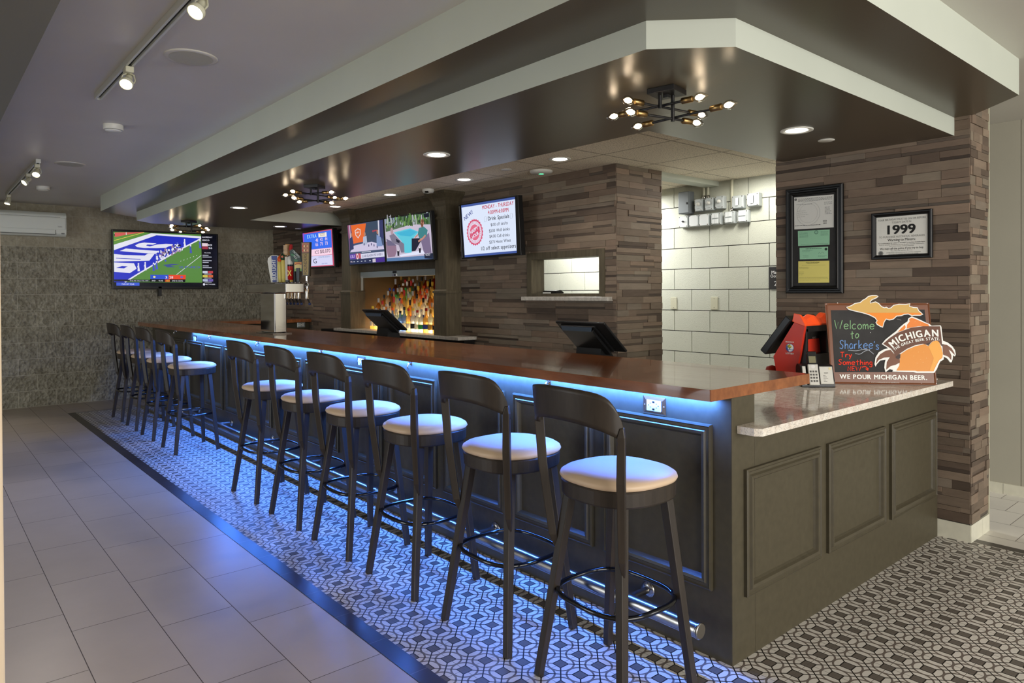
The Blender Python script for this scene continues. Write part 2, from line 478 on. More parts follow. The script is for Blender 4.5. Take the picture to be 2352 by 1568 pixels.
def mk_acoustic():
    m, b, t = base('acoustic_tile', rough=.9, spec=.2)
    p = t.coord(); sp = t.n('ShaderNodeSeparateXYZ', _0=p)
    def ln(x, o, q):
        f = t.m('FRACT', t.m('DIVIDE', t.m('SUBTRACT', x, o-30*q), q))
        return t.m('LESS_THAN', t.m('MULTIPLY', t.m('MINIMUM', f, t.m('SUBTRACT', 1.0, f)), q), .008)
    g = t.m('MAXIMUM', ln(sp.outputs[0], 1.592, .611), ln(sp.outputs[1], 1.45, .62))
    pits = t.m('GREATER_THAN', t.noise(p, 105, 2, .5), .585)
    c = t.mix(t.m('MULTIPLY', pits, .5), lin((232, 222, 202)), lin((96, 84, 68)))
    c = t.mix(t.m('MULTIPLY', g, .7), c, lin((130, 118, 98)))
    t.put(b.inputs['Base Color'], c)
mk_acoustic()
plain('dark_metal', (24, 23, 23), .4, spec=.4)
plain('black_plastic', (18, 18, 19), .38, spec=.45)
plain('black_gloss', (12, 12, 13), .18, spec=.5)
plain('black_enamel', (10, 11, 14), .12, spec=.6)
plain('steel', (176, 172, 166), .24, metal=1)
plain('chrome', (214, 212, 208), .07, metal=1)
plain('aluminium', (176, 186, 186), .4, metal=.4)
plain('brass', (158, 130, 84), .34, metal=1)
plain('white_plastic', (222, 222, 214), .35)
plain('white_fixture', (208, 212, 204), .4)
plain('cream_fixture', (206, 204, 180), .45)
plain('grille', (176, 174, 158), .7, bump=(400, .3, .003))
plain('tan_leather', (206, 180, 150), .42, spec=.4, bump=(220, .06, .002))
plain('paper', (236, 236, 228), .7)
vcol('print', rough=.6, spec=.3)
vcol('gloss_print', rough=.34, spec=.3)
vcol('chalk', rough=.9, spec=.1)
emit_vcol('screen', 1.0)
emit('lamp_white', (255, 246, 230), 14)
emit('lamp_warm', (255, 232, 196), 10)
emit('spot_glow', (255, 244, 218), 18)
emit('led_blue', (120, 170, 255), 6)
emit('shelf_glow', (255, 228, 182), 9)
emit('status_green', (90, 230, 160), 2)
clear_glass('bulb_glass', (1, .96, .9), .10)
plain('frame_black', (15, 15, 15), .4, spec=.3)
clear_glass('pane', (.97, .97, .97), .04)

# ================================================================ setting
def flat(name, poly, z, mat, parent=None, up=True):
    mb = MB(mat); pts = [(x, y, z) for x, y in poly]
    mb.add(pts, [tuple(range(len(pts))) if up else tuple(reversed(range(len(pts))))])
    return struct(name, mb, parent)
mb = MB('floor_tile'); mb.box(-7, -4.5, -.05, 2.2, 9.4, 0); struct('floor', mb)
mb = MB('encaustic_tile'); mb.box(-.878, -3.6, -.01, 2.186, 8.36, .0015); struct('floor_inlay', mb)
mb = MB('border_tile'); mb.box(-.956, -3.6, -.01, -.878, 8.395, .0015); mb.box(-.878, 8.36, -.01, 2.186, 8.395, .0015); struct('floor_border_left', mb)
mb = MB('border_tile'); mb.box(2.186, -3.6, -.01, 2.252, -.155, .0015); struct('floor_border_right', mb)
mb = MB('hall_tile'); mb.box(2.2, -4.5, -.05, 3.6, 9.4, .0005); struct('floor_hall', mb)
mb = MB('paint_ceiling'); mb.box(-7, -4.5, 2.59, 3.6, 9.5, 2.64); struct('ceiling', mb)
mb = MB('acoustic_tile'); mb.box(.69, .93, 2.457, 3.55, 6.95, 2.48); struct('ceiling_tiles', mb)

def soffit(name, poly, z0, tops):
    mb = MB('soffit_dark'); n = len(poly)
    mb.add([(x, y, z0) for x, y in poly], [tuple(reversed(range(n)))])
    for i in range(n):
        (x0, y0), (x1, y1) = poly[i], poly[(i+1) % n]
        z1 = tops.get(i, tops['z'])
        if z1: mb.add([(x0, y0, z0), (x1, y1, z0), (x1, y1, z1), (x0, y0, z1)], [(0, 1, 2, 3)], 'paint_light')
    return struct(name, mb)
soffit('ceiling_soffit_inner', [(-.33, .138), (-.102, -.084), (2.16, -.084), (2.16, .945), (.705, .945), (.705, 6.9), (1.935, 6.9), (1.935, 8.01), (-.095, 8.01), (-.33, 7.742)],
       2.305, {'z': 2.4085, 3: 2.457, 4: 2.457, 5: 2.457})
soffit('ceiling_soffit_outer', [(-.67, -.015), (-.231, -.454), (1.892, -.454), (2.167, -.178), (2.167, .945), (.705, .945), (.705, 6.9), (1.935, 6.9), (1.935, 8.41), (-.188, 8.41), (-.67, 7.93)],
       2.408, {'z': 2.59, 4: None, 5: None, 6: None, 3: None})

PAL = [(128, 112, 98), (122, 106, 92), (134, 118, 103), (116, 101, 88), (126, 108, 94), (104, 89, 78), (132, 113, 98), (124, 112, 100), (118, 101, 88), (92, 78, 68), (130, 118, 104), (126, 110, 96)]
def ledger(mb, pl, W, H, seed, holes=(), b0=0, short=1.0):
    r = random.Random(seed); z = b0
    while z < H-.004:
        h = r.choice([.052, .054, .05, .056, .028, .046]); h = min(h, H-z)
        if H-(z+h) < .02: h = H-z
        a = -r.random()*.3
        while a < W:
            L = r.choice([.14, .24, .32, .4, .48, .56])*short*(.85+.3*r.random())
            x0, x1 = max(0, a), min(W, a+L); a += L
            segs = [(x0, x1)]
            for (ha0, hb0, ha1, hb1) in holes:
                if z+h > hb0+.004 and z < hb1-.004:
                    ns = []
                    for s0, s1 in segs:
                        if s1 <= ha0 or s0 >= ha1: ns.append((s0, s1))
                        else:
                            if s0 < ha0: ns.append((s0, ha0))
                            if s1 > ha1: ns.append((ha1, s1))
                    segs = ns
            c = r.choice(PAL); k = .88+.16*r.random(); c = (min(255, c[0]*k*.985), min(255, c[1]*k*.985), min(255, c[2]*k*.97))
            d = .006+.009*r.random()
            split = h > .04 and r.random() < .3
            for s0, s1 in segs:
                if s1-s0 < .012: continue
                if split:
                    f = .6+.12*r.random(); c2 = r.choice(PAL)
                    mb.pbox(pl, s0+.0008, z+.0008+h*(1-f), s1-.0008, z+h-.0008, -.004, d, 'ledger_stone', c)
                    mb.pbox(pl, s0+.0008, z+.0008, s1-.0008, z+h*(1-f), -.004, d-.002, 'ledger_stone', tuple(x*.72 for x in c2))
                else:
                    mb.pbox(pl, s0+.0008, z+.0008, s1-.0008, z+h-.0008, -.004, d, 'ledger_stone', c)
        z += h
# back wall of the bar, pier at its near end, pass-through window
XB = 1.941
mb = MB('stone_gap')
Y0, Y1 = 2.25, 9.27; wy0, wy1, wz0, wz1 = 2.385, 3.26, 1.372, 1.752
aly0, aly1, alz0, alz1 = 4.56, 6.40, .93, 1.72
for (a, b, c, d) in [(Y0, wy0, 0, 2.59), (wy0, wy1, 0, wz0), (wy0, wy1, wz1, 2.59), (wy1, aly0, 0, 2.59), (aly0, aly1, 0, alz0), (aly0, aly1, alz1, 2.59), (aly1, Y1, 0, 2.59)]:
    mb.box(XB, a, c, XB+.14, b, d)
mb.box(XB+.14, Y0, 0, 2.52, Y0+.14, 2.59)
pb = Pl((XB, 9.27, 0), (0, -1, 0), (0, 0, 1))
ledger(mb, pb, 9.27-2.25+.006, 2.456, 3, holes=[(9.27-wy1, wz0, 9.27-wy0, wz1), (9.27-aly1, alz0, 9.27-aly0, alz1)], b0=.3)
pp = Pl((XB-.006, Y0, 0), (1, 0, 0), (0, 0, 1))
ledger(mb, pp, 2.52-XB+.006, 2.456, 5, b0=.3, short=.8)
struct('wall_back', mb)
mb = MB('white_fixture'); mb.box(2.52, 2.246, 0, 2.526, 2.262, 2.456); struct('trim_1', mb)
w = MB('olive_wood')
pw = Pl((XB, 3.306, 1.385), (0, -1, 0), (0, 0, 1)); W, H = .946, .397
w.frame(pw, 0, -.03, W, H, [(0, 0), (0, .02), (.06, .02), (.06, -.14)])
win = struct('window_1', w)
s = MB('granite_grey'); s.box(1.868, 2.283, 1.352, 2.09, 3.33, 1.387); struct('window_sill', s, win, bevel=.003)
# stone slab wall on the right
XS = 2.168
mb = MB('stone_gap'); mb.box(XS, -.155, .0, 2.479, 1.0, 2.59)
ps = Pl((XS, 1.0, 0), (0, -1, 0), (0, 0, 1)); ledger(mb, ps, 1.155+.006, 2.585, 11, b0=.105)
pr_ = Pl((XS-.006, -.155, 0), (1, 0, 0), (0, 0, 1)); ledger(mb, pr_, .317, 2.585, 12, b0=.105, short=.45)
struct('wall_right', mb)
mb = MB('cream_fixture'); mb.box(2.479, -.168, .0, 2.486, -.15, 2.59); struct('trim_2', mb)
def base_tiles(name, pl, L, h=.1, seam=.3):
    mb = MB('base_tile'); a = 0
    while a < L-.001:
        b = min(L, a+seam); mb.pbox(pl, a+.0012, 0, b-.0012, h, 0, .011); a = b
    return struct(name, mb)
plain('base_tile', (218, 215, 196), .4, grain=(20, .05))
base_tiles('baseboard_slab_front', Pl((XS-.002, 1.0, 0), (0, -1, 0), (0, 0, 1)), 1.165, .1, .4)
base_tiles('baseboard_slab_side', Pl((XS-.013, -.157, 0), (1, 0, 0), (0, 0, 1)), .328, .1, .2)
# hall walls
XH = 3.42
mb = MB('paint_hall'); mb.box(XH, -4.5, 0, XH+.1, -.104, 2.59); mb.box(XH, -.1, 0, XH+.1, .9, 2.59); mb.box(XH+.008, -.11, 0, XH+.1, -.09, 2.59); struct('wall_hall', mb)
base_tiles('baseboard_hall', Pl((XH, .9, 0), (0, -1, 0), (0, 0, 1)), 5.2, .075, .3)
mb = MB('stone_gap'); mb.box(XH+.004, .9, 0, XH+.1, 6.9, 2.59)
pc = Pl((XH, 6.9, 0), (0, -1, 0), (0, 0, 1)); gz = 1.8505-9*.2035; g = .0035
for i in range(13):
    z0 = gz+i*.2035; z1 = min(z0+.2035, 2.59)
    y = 1.750+(.204 if i % 2 else 0)-.408*3
    if i % 2 == 0: pass
    while y < 6.9:
        a0, a1 = max(y, .9), min(y+.408, 6.9)
        if a1-a0 > .03 and z1-z0 > .02:
            mb.pbox(pc, 6.9-a1+g, max(0, z0)+g, 6.9-a0-g, z1-g, -.02, .006, 'painted_block')
        y += .408
struct('wall_passage', mb)
mb = MB('paint_light'); mb.box(2.52, 2.258, 2.414, XH, 2.40, 2.457); struct('trim_3', mb)
# far wall
mb = MB('split_face_block'); mb.box(-7, 9.27, 0, XB, 9.45, 2.59); struct('wall_far', mb)
# bulkhead and column at the left
mb = MB('bulkhead_shade'); mb.box(-2.7, -4.5, 2.35, -1.993, 9.27, 2.59); struct('ceiling_bulkhead', mb)
mb = MB('paint_column'); mb.box(-2.62, .62, 0, -2.19, 1.05, 2.35); struct('wall_column', mb, bevel=.004)
# ================================================================ the bar
ZT, TZ = 1.067, .0435
bar = thing('bar_counter', 'long dark olive panelled bar front turning the corner under wooden top', 'bar counter', (0, 0, 0))
mb = MB('olive_paint')
mb.box(0, 0, 0, .162, 8.46, ZT-TZ)
mb.box(.162, 0, 0, 2.148, .56, .8847)
mb.box(.162, 8.30, 0, XB-.02, 8.46, ZT-TZ)
mb.box(.162, 7.96, 0, XB-.02, 7.99, ZT-TZ-.01)
obj('bar_body', mb, bar, bevel=.003)
PROF = [(0, 0), (0, .014), (.007, .018), (.012, .013), (.022, .013), (.028, .021), (.040, .019), (.046, .008), (.052, .0)]
pf = Pl((0, 8.46, 0), (0, -1, 0), (0, 0, 1))
y = .084; k = 0
while y < 8.0:
    w_ = .556 if k == 0 else .55
    mb = MB('olive_trim'); mb.frame(pf, 8.46-y-w_, .266, 8.46-y, .911, PROF); obj('panel_moulding', mb, bar)
    y += .627; k += 1
pe = Pl((0, 0, 0), (1, 0, 0), (0, 0, 1))
for a, b in ((.08, .692), (.763, 1.384), (1.46, 2.098)):
    mb = MB('olive_trim'); mb.frame(pe, a, .246, b, .739, PROF); obj('panel_moulding', mb, bar)
# wooden top
mb = MB('bar_wood'); mb.zprism([(-.139, 0), (.615, 0), (.615, 7.86), (XB-.03, 7.86), (XB-.03, 8.6), (-.139, 8.6)], ZT-TZ, ZT)
top = obj('wooden_bar_top', mb, bevel=.004); tag(top, 'glossy reddish-brown wooden top running the length of the bar', 'counter top')
# granite
mb = MB('granite'); mb.zprism([(.03, -.001), (.03, -.074), (.05, -.0985), (2.0913, -.0985), (2.0913, -.001), (2.152, -.001), (2.152, .60), (.163, .60), (.163, -.001)], .8857, .9147)
gr = obj('granite_counter', mb, bevel=.002); tag(gr, 'speckled pale granite counter beside the stacked stone wall', 'counter top')
# foot rail
fr = thing('foot_rail', 'brushed steel foot rail along the bottom of the bar', 'foot rail', (0, 0, 0))
mb = MB('steel'); mb.tube([(-.148, .045, .169), (-.148, 8.2, .169)], .029, 20); obj('rail_tube', mb, fr)
mb = MB('steel'); mb.lathe([(.0295, 0), (.031, .002), (.031, .010), (.027, .013)], (-.148, .052, .169), (0, -1, 0), 24); obj('end_cap', mb, fr)
y = .40
while y < 8.2:
    mb = MB('steel'); mb.tube([(-.001, y, .169), (-.148, y, .169)], .014, 12)
    mb.lathe([(.034, 0), (.034, .006), (.016, .010)], (-.0005, y, .169), (-1, 0, 0), 20)
    mb.lathe([(.0315, -.018), (.0325, -.015), (.0325, .015), (.0315, .018)], (-.148, y, .169), (0, 1, 0), 24)
    obj('bracket', mb, fr); y += 1.02
# led strip under the overhang
led = MB('led_blue'); led.box(-.030, .06, ZT-TZ-.007, -.018, 6.72, ZT-TZ-.001)
o = obj('led_strip', led); tag(o, 'blue light strip tucked under the front lip of the wooden bar', 'light strip')

def outlet(name, pl, a, b, w, h, label, horiz=True, plate='steel'):
    t = thing(name, label, 'outlet', pl.P(a, b))
    q = Pl((0, 0, 0), pl.u, pl.v)
    m = MB(plate); m.frame(q, -w/2, -h/2, w/2, h/2, [(0, 0), (0, .0025), (.016, .006), (w*.22, .004), (w*.22, 0.003)])
    m.rect(q, -w/2+.016, -h/2+.016, w/2-.016, h/2-.016, .0045); obj('cover_plate', m, t)
    dw, dh = (w*.60, h*.60) if horiz else (w*.5, h*.62)
    m = MB('white_plastic'); m.pbox(q, -dw/2, -dh/2, dw/2, dh/2, .003, .009)
    for s in (-1, 1):
        for (da, db, ww, hh) in (((.22, .20, .007, .0022), (.22, -.16, .007, .0022), (.36, .02, .004, .005))):
            m.pbox(q, s*dw*da-ww/2 if horiz else -ww/2, db*dh-hh/2, s*dw*da+ww/2 if horiz else ww/2, db*dh+hh/2, .009, .0094, 'black_plastic')
    m.pbox(q, -.006, .25*dh, .006, .42*dh, .009, .0094, 'black_plastic'); m.pbox(q, -.006, -.42*dh, .006, -.25*dh, .009, .0094, 'black_plastic')
    obj('receptacle', m, t)
    for s in (-1, 1):
        m = MB('steel'); m.lathe([(.004, 0), (.003, .002)], q.P(s*w*.42 if horiz else 0, 0 if horiz else s*h*.42, .0045), q.n, 10); obj('screw', m, t)
    return t
pfo = Pl((0, 8.46, 0), (0, -1, 0), (0, 0, 1))
outlet('power_outlet', pfo, 8.46-.363, .952, .117, .075, 'steel power outlet on bar front above the near end panel')
outlet('power_outlet', pfo, 8.46-2.88, .953, .117, .075, 'steel power outlet on bar front behind the third nearest stools')
outlet('power_outlet', pfo, 8.46-6.64, .935, .117, .075, 'steel power outlet on bar front beside the far group of stools')
hk = None
HOOKS = [(1.0, 'nearest'), (2.244, 'second nearest'), (3.5, 'third nearest'), (4.78, 'fourth nearest'), (6.115, 'fifth nearest'), (7.37, 'farthest')]
for y, wd in HOOKS:
    m = MB('chrome')
    m.lathe([(.013, 0), (.012, .004)], (0, 0, .012), (-1, 0, 0), 14)
    m.tube([(-.003, 0, .012), (-.022, 0, .010), (-.030, 0, -.006), (-.024, 0, -.022), (-.012, 0, -.018)], .004, 8)
    m.tube([(-.003, 0, .012), (-.020, 0, .026), (-.032, 0, .030)], .0038, 8)
    o = obj('purse_hook', m, loc=(0, y, .978)); tag(o, 'small chrome purse hook under the bar lip, %s of six' % wd, 'hook', 'purse hooks under the bar lip')

# ================================================================ stools
def make_stool(label):
    t = thing('bar_stool', label, 'bar stool', group='bar stools along the bar')
    m = MB('tan_leather'); m.superdisc(0, 0, [(.184, .748), (.195, .752), (.200, .761), (.196, .772), (.181, .782), (.148, .789), (.095, .793), (.04, .794)], 2.5, 48); obj('seat', m, t)
    m = MB('stool_wood'); m.superdisc(0, 0, [(.150, .692), (.190, .692), (.193, .698), (.195, .744), (.192, .749), (.150, .749)], 2.5, 48, smooth=False); obj('seat_frame', m, t)
    for s in (-1, 1):
        m = MB('stool_wood'); m.beam((-.207, s*.212, 0), (-.118, s*.128, .700), .028, .036, side=(1, 0, 0)); obj('leg', m, t, bevel=.003)
    for s in (-1, 1):
        m = MB('stool_wood'); m.beam((.158, s*.212, 0), (.112, s*.128, .700), .028, .036, side=(1, 0, 0)); obj('leg', m, t, bevel=.003)
    # ring
    m = MB('black_enamel'); n = 44; e = 3.0; P = []
    for k in range(n):
        a = 2*PI*k/n; co, si = math.cos(a), math.sin(a)
        P.append((-.018+.180*abs(co)**(2/e)*(1 if co > 0 else -1), .196*abs(si)**(2/e)*(1 if si > 0 else -1), .33))
    m.tube(P, .0095, 10, closed=True); obj('foot_ring', m, t)
    # curved back rest
    m = MB('stool_wood'); NT_, NS = 30, 7; th = .014
    def bp(u, v, side):
        au = abs(u)
        y = .208*math.sin(u*PI/2*.98)/math.sin(PI/2*.98)
        x = -.185-.088*(1-u*u)
        zt = 1.106-.030*u*u-.115*au**7; zb = .992-.062*au**2.2
        z = zb+(zt-zb)*v
        x -= (z-.93)*.10
        # thickness along the plan normal
        dy = .208*PI/2*math.cos(u*PI/2*.98); dx = .176*u; L = math.hypot(dx, dy) or 1
        nx, ny = -dy/L, dx/L
        return (x+nx*th/2*side, y+ny*th/2*side, z)
    vs = [bp(-1+2*i/NT_, j/NS, s) for s in (1, -1) for i in range(NT_+1) for j in range(NS+1)]
    q = lambda s, i, j: s*(NT_+1)*(NS+1)+i*(NS+1)+j
    fs = []
    for i in range(NT_):
        for j in range(NS):
            fs += [(q(0, i, j), q(0, i, j+1), q(0, i+1, j+1), q(0, i+1, j)), (q(1, i, j), q(1, i+1, j), q(1, i+1, j+1), q(1, i, j+1))]
        fs += [(q(0, i, 0), q(0, i+1, 0), q(1, i+1, 0), q(1, i, 0)), (q(0, i, NS), q(1, i, NS), q(1, i+1, NS), q(0, i+1, NS))]
    for j in range(NS):
        fs += [(q(0, 0, j), q(1, 0, j), q(1, 0, j+1), q(0, 0, j+1)), (q(0, NT_, j), q(0, NT_, j+1), q(1, NT_, j+1), q(1, NT_, j))]
    m.add(vs, fs, smooth=True); obj('backrest', m, t)
    for s in (-1, 1):
        m = MB('stool_wood')
        p = [V((-.150, s*.168, .470)), V((-.166, s*.176, .53)), V((-.194, s*.199, .80)), V((-.201, s*.208, .955)), V((-.199, s*.209, .985))]
        wd = [(.012, .010), (.030, .026), (.034, .030), (.036, .026), (.030, .012)]
        a = V((.62, s*.78, 0)).normalized(); b = V((-s*a.y, s*a.x, 0)); vs = []
        for c_, (w1, w2) in zip(p, wd):
            vs += [c_+a*(w2/2)*x+b*(w1/2)*y for x, y in ((-1, -1), (1, -1), (1, 1), (-1, 1))]
        fs = [(3, 2, 1, 0), (16, 17, 18, 19)]
        for i in range(4):
            for k in range(4):
                fs.append((4*i+k, 4*i+(k+1) % 4, 4*i+4+(k+1) % 4, 4*i+4+k))
        m.add(vs, fs); obj('back_post', m, t, bevel=.003)
    return t
ST = [(.224, -.05, 'dark wood bar stool nearest the granite counter, right under the corner outlet'),
      (.826, 0, 'dark wood bar stool, second from the granite counter end'),
      (1.497, .01, 'dark wood bar stool, third from the granite counter end'),
      (2.137, 0, 'dark wood bar stool, fourth from the granite counter end'),
      (2.774, 0, 'dark wood bar stool, fifth from the granite counter end'),
      (3.472, .02, 'dark wood bar stool on the near side of the empty gap along the bar'),
      (5.38, 0, 'dark wood bar stool, first of the far four beyond the empty gap'),
      (6.147, .01, 'dark wood bar stool, second of the far four beyond the gap'),
      (6.81, -.01, 'dark wood bar stool, third of the far four beyond the gap'),
      (7.50, .02, 'dark wood bar stool farthest away, beside the rough block wall')]
st0 = make_stool(ST[0][2])
for i, (y, r, lb) in enumerate(ST):
    if i == 0: st0.location = (-.395, y, .0015); st0.rotation_euler = (0, 0, r)
    else: dup(st0, (-.395, y, .0015), r, lb)

# ================================================================ granite counter items
LX = 1.30
lot = thing('lottery_terminal', 'red and black lottery ticket machine on granite counter behind the chalk sign', 'lottery machine', (.042, .030, 0))
plain('lottery_red', (190, 44, 24), .38); plain('lottery_orange', (236, 78, 26), .32)
sidep = [(.425, .93), (.526, .985), (.541, 1.058), (.409, 1.268), (.358, 1.239), (.385, 1.10)]
sidep = [(.42, .917), (.52, .917), (.528, .99), (.541, 1.058), (.409, 1.268), (.358, 1.237), (.385, 1.08)]
for x0, x1 in ((LX, LX+.022), (LX+.285, LX+.307)):
    m = MB('lottery_red'); m.prism([(x1, y, z) for y, z in sidep], (x0-x1, 0, 0)); obj('side_panel', m, lot, bevel=.004)
m = MB('black_plastic')
m.prism([(LX+.285, y, z) for y, z in [(.43, .918), (.515, .918), (.53, 1.05), (.41, 1.245), (.385, 1.23), (.42, 1.08)]], (-.263, 0, 0))
m.box(LX+.022, .352, .918, LX+.285, .44, 1.075); m.box(LX+.022, .36, 1.20, LX+.285, .40, 1.236)
m.box(LX+.022, .36, 1.07, LX+.045, .40, 1.22); m.box(LX+.26, .36, 1.07, LX+.285, .40, 1.22)
obj('body', m, lot, bevel=.003)
m = MB('lottery_red'); m.obox((LX+.153, .405, 1.135), (.107, 0, 0), (0, .004, 0), (0, .006, .065)); obj('rear_window', m, lot)
m = MB('lottery_orange'); NU = 16; pts = []
for i in range(NU+1):
    u = i/NU; zc = 1.288+.012*math.cos(u*4*PI)+.004*math.cos(2*PI*u)
    for (yy, zz) in ((.357, 1.232), (.354, 1.242), (.385, zc-.006), (.42, zc), (.43, 1.258), (.41, 1.25)):
        pts.append((LX-.002+.311*u, yy, zz))
fs = []
for i in range(NU):
    for k in range(6): fs.append((i*6+k, i*6+6+k, i*6+6+(k+1) % 6, i*6+(k+1) % 6))
fs += [tuple(range(6)), tuple(reversed(range(NU*6, NU*6+6)))]
m.add(pts, fs); obj('top_cover', m, lot, bevel=.003)
m = MB('black_plastic'); dv = V((0, .627-.475, 1.086-1.282)).normalized(); dn = V((0, -dv.z, dv.y)); 
m.obox(V((LX+.15, .522, 1.178)), (.165, 0, 0), dv*.128, dn*.021); obj('operator_display', m, lot, bevel=.006)
m = MB('lottery_red'); m.lathe([(.0, 0), (.03, .004), (.042, .03), (.03, .07), (0, .08)], (LX+.09, .60, .918), (0, 0, 1), 16); obj('ticket_tray', m, lot)
# badge on the side
pb_ = Pl((LX-.0008, .541, .917), (0, -1, 0), (0, 0, 1))
m = MB('gloss_print'); cy, cz = .098, .195
m.disc(pb_, cy, cz, .024, .0004, None, (40, 60, 130)); m.disc(pb_, cy, cz, .0215, .0008, None, (226, 230, 232))
m.poly(pb_, [(cy-.021, cz-.004), (cy-.019, cz-.014), (cy-.005, cz-.021), (cy-.012, cz-.004), (cy-.015, cz+.012), (cy-.019, cz+.010)], .001, None, (44, 66, 140))
m.ribbon(pb_, [(cy-.012, cz-.012), (cy, cz-.008), (cy+.01, cz-.012), (cy+.019, cz-.009)], .004, .0012, None, (90, 140, 190))
m.rect(pb_, cy-.002, cz-.010, cy+.002, cz+.004, .0013, None, (60, 40, 20))
rr = random.Random(3)
for k in range(16):
    a = rr.random()*2*PI; q = rr.random()**.5*.011
    m.disc(pb_, cy+q*math.cos(a), cz+.010+q*.8*math.sin(a), .0042, .0014+k*.00005, None, rr.choice([(214, 190, 40), (238, 214, 60), (186, 160, 30), (90, 110, 30)]), 10)
m.text(pb_, cy, cz+.028, .0105, 'MICHIGAN', .0008, None, (240, 240, 236), bold=.03, width=.048)
m.text(pb_, cy, cz-.037, .013, 'LOTTERY', .0008, None, (240, 240, 236), bold=.03, width=.048)
obj('badge', m, lot)
m = MB('gloss_print'); pk = Pl((LX+.03, .4005, 1.07), (1, 0, 0), (0, 0, 1)); m.text(pk, .165, .085, .016, 'KENO', .0005, None, (120, 110, 104), bold=.02); obj('keno_lettering', m, lot)
# telephone
ph = thing('cordless_phone', 'silver and black cordless phone standing in its answering base by chalk sign', 'telephone', (1.322, .330, .9147), -.78)
plain('phone_silver', (190, 188, 180), .35, metal=.25)
def tilt(y, z): return (y, z)
m = MB('black_plastic'); m.prism([(-.075, -.05, 0), (-.075, .055, 0), (-.075, .055, .10), (-.075, .038, .118), (-.075, -.012, .112), (-.075, -.045, .03)], (.17, 0, 0)); obj('phone_base', m, ph, bevel=.004)
pfp = Pl((-.0, -.0485, .012), (1, 0, 0), (0, .30, .95))
m = MB('phone_silver'); m.pbox(pfp, .018, .004, .086, .098, .0, .012); m.pbox(pfp, -.070, .0, -.052, .10, .0, .012); obj('answering_panel', m, ph, bevel=.002)
m = MB('print'); m.text(pfp, .050, .060, .010, 'vtech', .0126, None, (40, 40, 40), bold=.02)
for i in range(5): m.rect(pfp, .034, .048-i*.008, .034+.012+.006*(i % 3), .050-i*.008, .0126, None, (90, 88, 84))
m.disc(pfp, .072, .086, .007, .0128, None, (214, 200, 150), 14); obj('panel_print', m, ph)
m = MB('phone_silver'); m.pbox(pfp, -.044, -.004, .008, .108, .012, .026); obj('handset_keypad', m, ph, bevel=.003)
m = MB('black_gloss'); m.pbox(pfp, -.043, .104, .007, .178, .010, .026); obj('handset_head', m, ph, bevel=.004)
m = MB('print'); m.rect(pfp, -.036, .115, 0, .150, .0265, None, (116, 112, 84))
for r_ in range(4):
    for c_ in range(3): m.rect(pfp, -.038+c_*.014, .012+r_*.017, -.028+c_*.014, .022+r_*.017, .0265, None, (84, 82, 78))
m.disc(pfp, -.018, .094, .010, .0265, None, (210, 208, 204), 16); obj('keypad_print', m, ph)
m = MB('print'); pr2 = Pl((.096, -.046, .006), (0, 1, 0), (0, 0, 1)); m.rect(pr2, .03, .082, .036, .088, .001, None, (200, 30, 30))
for i in range(5): m.rect(pr2, .02, .014+i*.012, .045, .017+i*.012, .001, None, (190, 190, 190))
obj('side_print', m, ph)

# ---------------------------------------------------------------- the chalk sign
SO, SU, SV = (1.465, .297, .9165), (.6577, -.7533, 0), (.1437, .1255, .9816)
sg = Pl(SO, SU, SV)
Q = homog([(95, 235), (1655, 230), (1780, 1465), (200, 1445)], [(-.0113, .4488), (.5299, .4488), (.5355, 0), (-.0002, .0001)])
def QQ(L): return [Q(*p) for p in L]
def inset(poly, d):
    n = len(poly); A = sum(poly[i][0]*poly[(i+1) % n][1]-poly[(i+1) % n][0]*poly[i][1] for i in range(n)); s = 1 if A > 0 else -1
    out = []
    for i in range(n):
        a, b, c = V((*poly[i-1], 0)), V((*poly[i], 0)), V((*poly[(i+1) % n], 0))
        e, f = (b-a).normalized(), (c-b).normalized()
        nn = V((-(e.y+f.y), e.x+f.x, 0)); nn = nn.normalized() if nn.length > 1e-6 else V((0, 0, 0))
        out.append((b.x+nn.x*d*s, b.y+nn.y*d*s))
    return out
def clip_above(poly, y0, keep_low=True):
    out = []; n = len(poly)
    ins = lambda p: (p[1] < y0) == keep_low
    for i in range(n):
        p, q = poly[i], poly[(i+1) % n]
        if ins(p): out.append(p)
        if ins(p) != ins(q):
            t = (y0-p[1])/(q[1]-p[1]); out.append((p[0]+(q[0]-p[0])*t, y0))
    return out
def arc_text(mb, pl, f, pts, size, body, h, c, bold=.02, gap=1.0, m=None):
    """letters laid along a polyline given in photo-measured sign units, mapped by f"""
    P = [V((*f(*p), 0)) for p in pts]; L = [0]
    for a, b in zip(P, P[1:]): L.append(L[-1]+(b-a).length)
    ws = [text_geo(ch, bold)[2] if ch != ' ' else .28 for ch in body]; gp = .09
    tot = sum(ws)+gp*(len(body)-1); k = L[-1]/tot; s = 0
    for ch, w in zip(body, ws):
        mid = (s+w/2)*k; s += w+gp
        if ch == ' ': continue
        i = max(j for j in range(len(L)-1) if L[j] <= mid+1e-9); tt = (mid-L[i])/(L[i+1]-L[i])
        p = P[i].lerp(P[i+1], tt); d = P[i+1]-P[i]
        mb.text(pl, p.x, p.y, size, ch, h, m, c, bold=bold, rot=math.atan2(d.y, d.x), width=w*k*gap)
sign = thing('chalkboard_sign', 'brown metal chalkboard sign with orange state-shaped cut-out on granite counter', 'sign', (0, 0, 0))
plain('sign_brown', (112, 66, 40), .3); plain('chalk_black', (44, 43, 43), .75, grain=(14, .25)); plain('sign_white', (232, 232, 226), .35)
m = MB('sign_brown'); m.pprism(sg, [(-.0113, .4488), (-.0002, 0), (.5355, 0), (.5299, .4488)], -.005, 0)
m.frame(sg, -.006, .002, .532, .446, [(0, .0), (.004, .003), (.009, .0)]); obj('board', m, sign)
